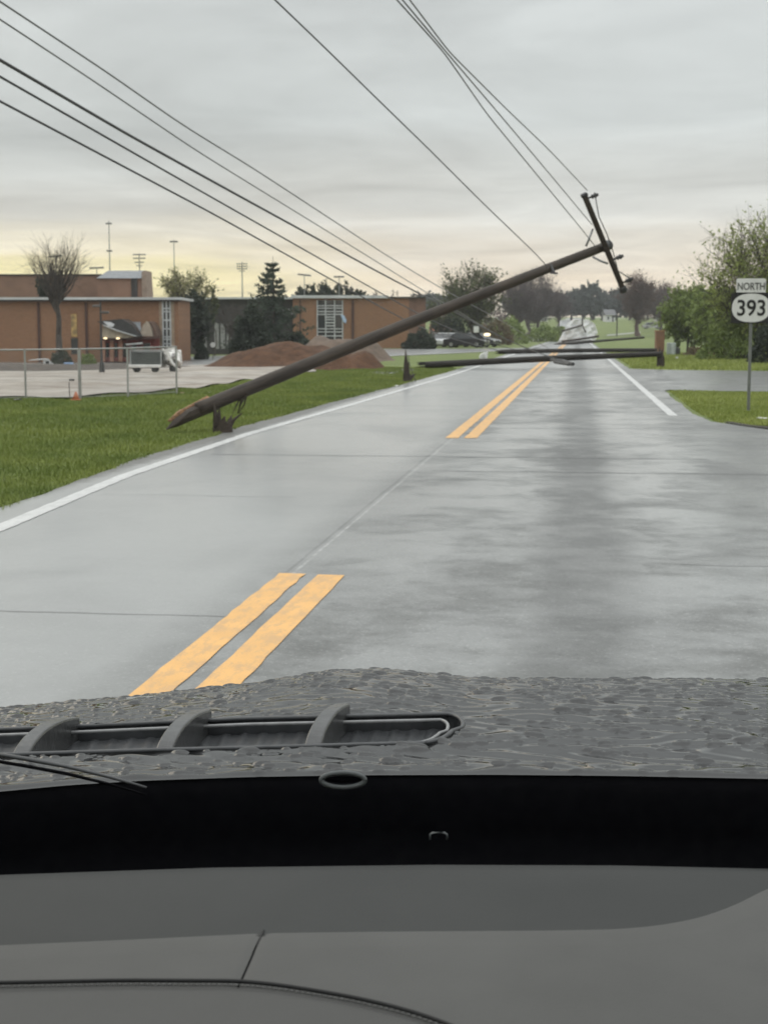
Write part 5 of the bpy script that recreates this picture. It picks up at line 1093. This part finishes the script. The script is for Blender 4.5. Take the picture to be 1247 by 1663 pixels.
mb = MB(); mb.tube([q_(47, 585.5), q_(60, 584), q_(77, 583.5)], [.02, .04, .05], 6); mb.build('thin_arm', WSC, ms); mb = MB(); mb.box(q_(77.5, 588.5, -.05), (.18, .04, .14)); mb.build('dark_opening', GLS, ms)
bg_ = G(1058, 534); car_far(bg_, rad(5), 4.4, G_, 'silver car far off by the lawn at the foot of the reddish tree', s_=.95)
# school-front oddments
bb = PZ(112, 588, 84); mb = MB(); mb.box(bb+[0, 0, .28], (.52, .3, .28), bev=.04); solo(mb, 'blue_bin', M('blue_plastic', (.22, .34, .55), rough=.5), 'small pale blue box lying right of the white pickup', 'box')
bush('clipped_bush', 'dark green bush behind the fence post, before the school wall', PZ(143, 584, 96), .5, .85, LF_SH, 900, .10, seed=80)
bush('clipped_bush', 'dark bush at the foot of the bare tree', PZ(100, 582, 97), .75, .95, LF_DK, 1100, .11, seed=81)
pk = PZ(346, 576, 114); t_ = thing('round_sign', pk, 'small white round sign on a short post near the recessed wing', 'sign'); mb = MB(); mb.tube([pk, pk+[0, 0, .95]], .03, 6); mb.build('post', DKM, t_); mb = MB(); c_ = P(346, 560, 113.95); mb.tube([c_+[0, -.03, 0], c_+[0, .03, 0]], .2, 16); mb.build('disc', SGN, t_)
pk = PZ(773, 556, 149); t_ = thing('white_sign', pk, 'small white board on a post above the dark parked cars', 'sign'); mb = MB(); mb.tube([pk, (pk[0], pk[1], topz(540, 149))], .05, 6); mb.build('post', DKM, t_); mb = MB(); mb.box(P(773, 535, 148.9), (.52, .08, .62), bev=.03); mb.build('board', SGN, t_)
# cone and flag stick at the fence
c_ = G(124, 650); cn = thing('traffic_cone', c_, 'orange traffic cone at the foot of the thick fence post', 'traffic cone'); mb = MB(); mb.tube([c_+[0, 0, .02], c_+[0, 0, .10], c_+[0, 0, .20]], [.09, .06, .02], 12); mb.build('cone_body', M('orange_plastic', (.45, .16, .08), rough=.5), cn, True); mb = MB(); mb.box(c_+[0, 0, .012], (.24, .24, .025), bev=.01); mb.build('cone_base', M('orange_plastic', ()), cn)
c_ = G(114, 648); tk = thing('marker_stake', c_, 'thin dark stake with a small dark top beside the orange cone', 'stake'); mb = MB(); mb.tube([c_, c_+[-.01, 0, .40]], .011, 6); mb.build('rod', DKM, tk); mb = MB(); mb.box(P(117, 617, c_[1]), (.13, .03, .045), bev=.01); mb.build('tag', DKM, tk)
# loose bits
def bit(u, v, size, mat, label, name='debris', rz=0., lift=.5):
    p = G(u, v); mb = MB(); mb.add(*crumple(p+[0, 0, size[2]*lift], np.array(size)/2, 14, int(u), 1, .2)); return solo(mb, name, mat, label, 'debris')
WHT = M('white_scrap', (.70, .70, .67), rough=.5); PLK = M('raw_plank', (.55, .42, .26), rough=.7)
bit(295, 639, (.22, .1, .035), PLK, 'yellowish plank scrap at the right end of the fence', 'plank_scrap'); bit(340, 638, (.14, .08, .03), WHT, 'white scrap on the grass edge right of the plank scrap', 'white_scrap')
bit(642, 628, (.30, .25, .05), WHT, 'small white scrap on the verge below the tall stump', 'white_scrap'); bit(786, 588, (.62, .4, .75), WHT, 'pointed white lump behind the nearest fallen pole', 'white_bag', lift=.35)
bit(1239, 682, (.34, .35, .05), WHT, 'white slab scrap on the grass right of the sign post', 'white_scrap'); bit(1098, 584, (.22, .2, .18), WHT, 'small white lump in the grass below the grey utility box', 'white_scrap')
bit(30, 651, (.22, .15, .06), DKM, 'dark clod at the foot of the fence at the left edge', 'earth_clod')
for i, (u, v, w_) in enumerate(((640, 602, .9), (622, 606, .6))):
    p = G(u, v); a_ = np.linspace(0, 2*math.pi, 25)[:-1]; pts = [w2q(p[:2]+np.array([math.cos(t_)*w_*(1+.2*math.sin(3*t_)), math.sin(t_)*w_*1.3])) for t_ in a_]; poly_sheet('puddle', pts, M('puddle_water', (.10, .10, .10), rough=.03, spec=.8), .012, 1)
# pale wreckage far up the road
wk = G(936, 557.5); kw = wk[1]/F; mb = MB()
prof = [(905, 556), (917, 537), (923, 524), (932, 518.5), (946, 519.5), (957, 519.5), (966, 527), (970, 541), (968, 551), (960, 556)]
import bmesh as _bm
bm = _bm.new(); fr_ = [P(u, v, wk[1]) for u, v in prof]; bk_ = [P(u*.9+94, v+4, wk[1])+np.array([0, 3.2, 0]) for u, v in prof]
vsA = [bm.verts.new(tuple(p)) for p in fr_]; vsB = [bm.verts.new(tuple(p)) for p in bk_]; bm.faces.new(vsA); bm.faces.new(vsB[::-1]); n_ = len(prof)
for i in range(n_): bm.faces.new((vsA[i], vsB[i], vsB[(i+1) % n_], vsA[(i+1) % n_]))
_bm.ops.triangulate(bm, faces=bm.faces)
for _ in range(3): _bm.ops.subdivide_edges(bm, edges=bm.edges, cuts=1, use_grid_fill=True)
rg = np.random.default_rng(3)
for v in bm.verts:
    c = v.co; d = .10*math.sin(c.x*3.1+c.z*2)+.09*math.sin(c.x*5.7-c.z*4.1+1)+.05*math.sin(c.z*9+c.x*2); v.co += Vector((rg.normal(0, .025), d, rg.normal(0, .025)+.4*d*.3))
bm.verts.index_update(); mb.add([tuple(v.co) for v in bm.verts], [[x.index for x in f.verts] for f in bm.faces]); bm.free()
wr = thing('wreckage', wk, 'big crumpled pale grey wreckage heaped on the far road behind the fallen poles', 'wreckage'); mb.build('crumpled_sheet', M('crumpled_pale_sheet', (.92, .91, .90), (.76, .76, .77), rough=.5, scale=1.2, bump=.6, bscale=3, bdist=.2), wr)
mb = MB(); mb.tube([P(912, 538, wk[1]-.5), P(930, 532.5, wk[1]-.6), P(945, 528, wk[1]-.6)], .13, 8); mb.tube([P(945, 519, wk[1]-.5), P(945.5, 529, wk[1]-.6), P(951, 540, wk[1]-.5)], .10, 8); mb.build('dark_beam', WOOD, wr)
# roadside post, brick pillar, utility box, far houses
pk = G(1001, 546); t_ = thing('street_post', pk, 'thin dark post with a small flat top on the lawn right of the wreckage', 'post'); mb = MB(); mb.tube([pk, (pk[0], pk[1], topz(512, pk[1]))], .12, 6); mb.build('pole', DKM, t_); mb = MB(); mb.box(P(1001, 514, pk[1]), (1.9, .3, .35), bev=.05); mb.build('post_top', DKM, t_)
pk = PZ(1070, 574, 110); t_ = thing('brick_pillar', pk, 'rust-orange brick pillar behind the right end of the fallen poles', 'pillar'); z_ = topz(538, 110); mb = MB(); mb.box((pk[0], pk[1], (pk[2]+z_)/2), (.62, .6, z_-pk[2]), bev=.02); mb.build('shaft', M('orange_brick', (.25, .135, .08), (.20, .11, .065), rough=.8), t_); mb = MB(); mb.box((pk[0], pk[1], z_+.03), (.70, .68, .07), bev=.01); mb.build('cap', M('orange_cap', (.42, .22, .12), rough=.8), t_)
pk = PZ(1090, 575, 100); t_ = thing('utility_box', pk, 'grey-green utility box with a pale vertical door on the right lawn', 'utility box'); z_ = topz(556.5, 100); mb = MB(); mb.box((pk[0], pk[1]+.2, (pk[2]+z_)/2), (.56, .45, z_-pk[2]), bev=.04); bx = mb.build('cabinet', M('grey_green_metal', (.34, .38, .36), rough=.45), t_)
mb = MB(); mb.box((pk[0]+.05, pk[1]-.04, (pk[2]+z_)/2), (.2, .03, (z_-pk[2])*.85)); mb.build('door', M('pale_door', (.52, .56, .55), rough=.4), t_); mb = MB(); mb.box((pk[0]+.45, pk[1]+.3, pk[2]+.28), (.3, .4, .5), bev=.05); mb.build('dark_meter', DKM, t_)
def house(u, v, D, w_, h_, label, wall, roof):
    b = PZ(u, v, D); t_ = thing('far_house', b, label, 'house'); mb = MB(); mb.box((b[0], b[1]+3, b[2]+h_/2-.2), (w_, 6, h_+.4)); wl = mb.build('wall', wall, t_)
    mb = MB(); mb.add([(b[0]+sx*(w_/2+.3), b[1]+y_, b[2]+z_) for sx in (-1, 1) for y_, z_ in ((-.4, h_-.02), (3, h_+1.5), (6.4, h_-.02))], [(0, 1, 4, 3), (1, 2, 5, 4), (0, 2, 1), (3, 4, 5), (0, 3, 5, 2)]); mb.build('roof', roof, t_)
    mb = MB(); [mb.box((b[0]+x_*w_, b[1]-.02, b[2]+h_*.55), (w_*.16, .08, h_*.4)) for x_ in (-.25,)]; mb.build('window', GLS, t_); mb = MB(); mb.box((b[0]+.25*w_, b[1]-.02, b[2]+h_*.4), (w_*.14, .08, h_*.8)); mb.build('door', DKM, t_); return t_
HW = M('white_siding', (.74, .75, .75), rough=.6); HR = M('shingle_grey', (.16, .16, .165), rough=.8); HB = M('red_brick_far', (.34, .15, .10), rough=.8)
house(991, 516, 395, 2.4, 1.8, 'small white house far off behind the thin dark post', HW, HR); house(1078, 520, 400, 3.4, 1.5, 'small white house far off behind the brown tree on the right', HW, HR); house(882, 524, 400, 2.2, 1.2, 'tiny white shed left of the pale wreckage, far off', HW, HR)
house(722, 538, 215, 3.6, 1.3, 'low reddish house behind the parked white cars', HB, HB)
# lawn paths far off, lighter lines on the grass
poly_sheet('path', [w2q(p) for p in [G(985, 546)[:2], G(1040, 541)[:2], G(1040, 539.2)[:2], G(985, 543.8)[:2]]], M('worn_path', (.34, .35, .31), rough=.7), .05, 2)
poly_sheet('path', [w2q(p) for p in [G(850, 556)[:2], G(905, 551)[:2], G(905, 548)[:2], G(850, 553.5)[:2]]], M('pale_concrete', ()), .05, 2)

# thin damp air: far trees and masts pale a little
hz = bpy.data.materials.new('damp_air'); hz.use_nodes = True; hz.node_tree.nodes.clear()
ho = hz.node_tree.nodes.new('ShaderNodeOutputMaterial'); hv_ = hz.node_tree.nodes.new('ShaderNodeVolumePrincipled'); hv_.inputs['Density'].default_value = .00035; hv_.inputs['Color'].default_value = (.86, .89, .90, 1); hv_.inputs['Anisotropy'].default_value = .2
hz.node_tree.links.new(hv_.outputs[0], ho.inputs['Volume'])
mb = MB(); mb.box((0, 720, 13), (2500, 1640, 32)); hb_ = mb.build('haze', hz); hb_['kind'] = 'stuff'
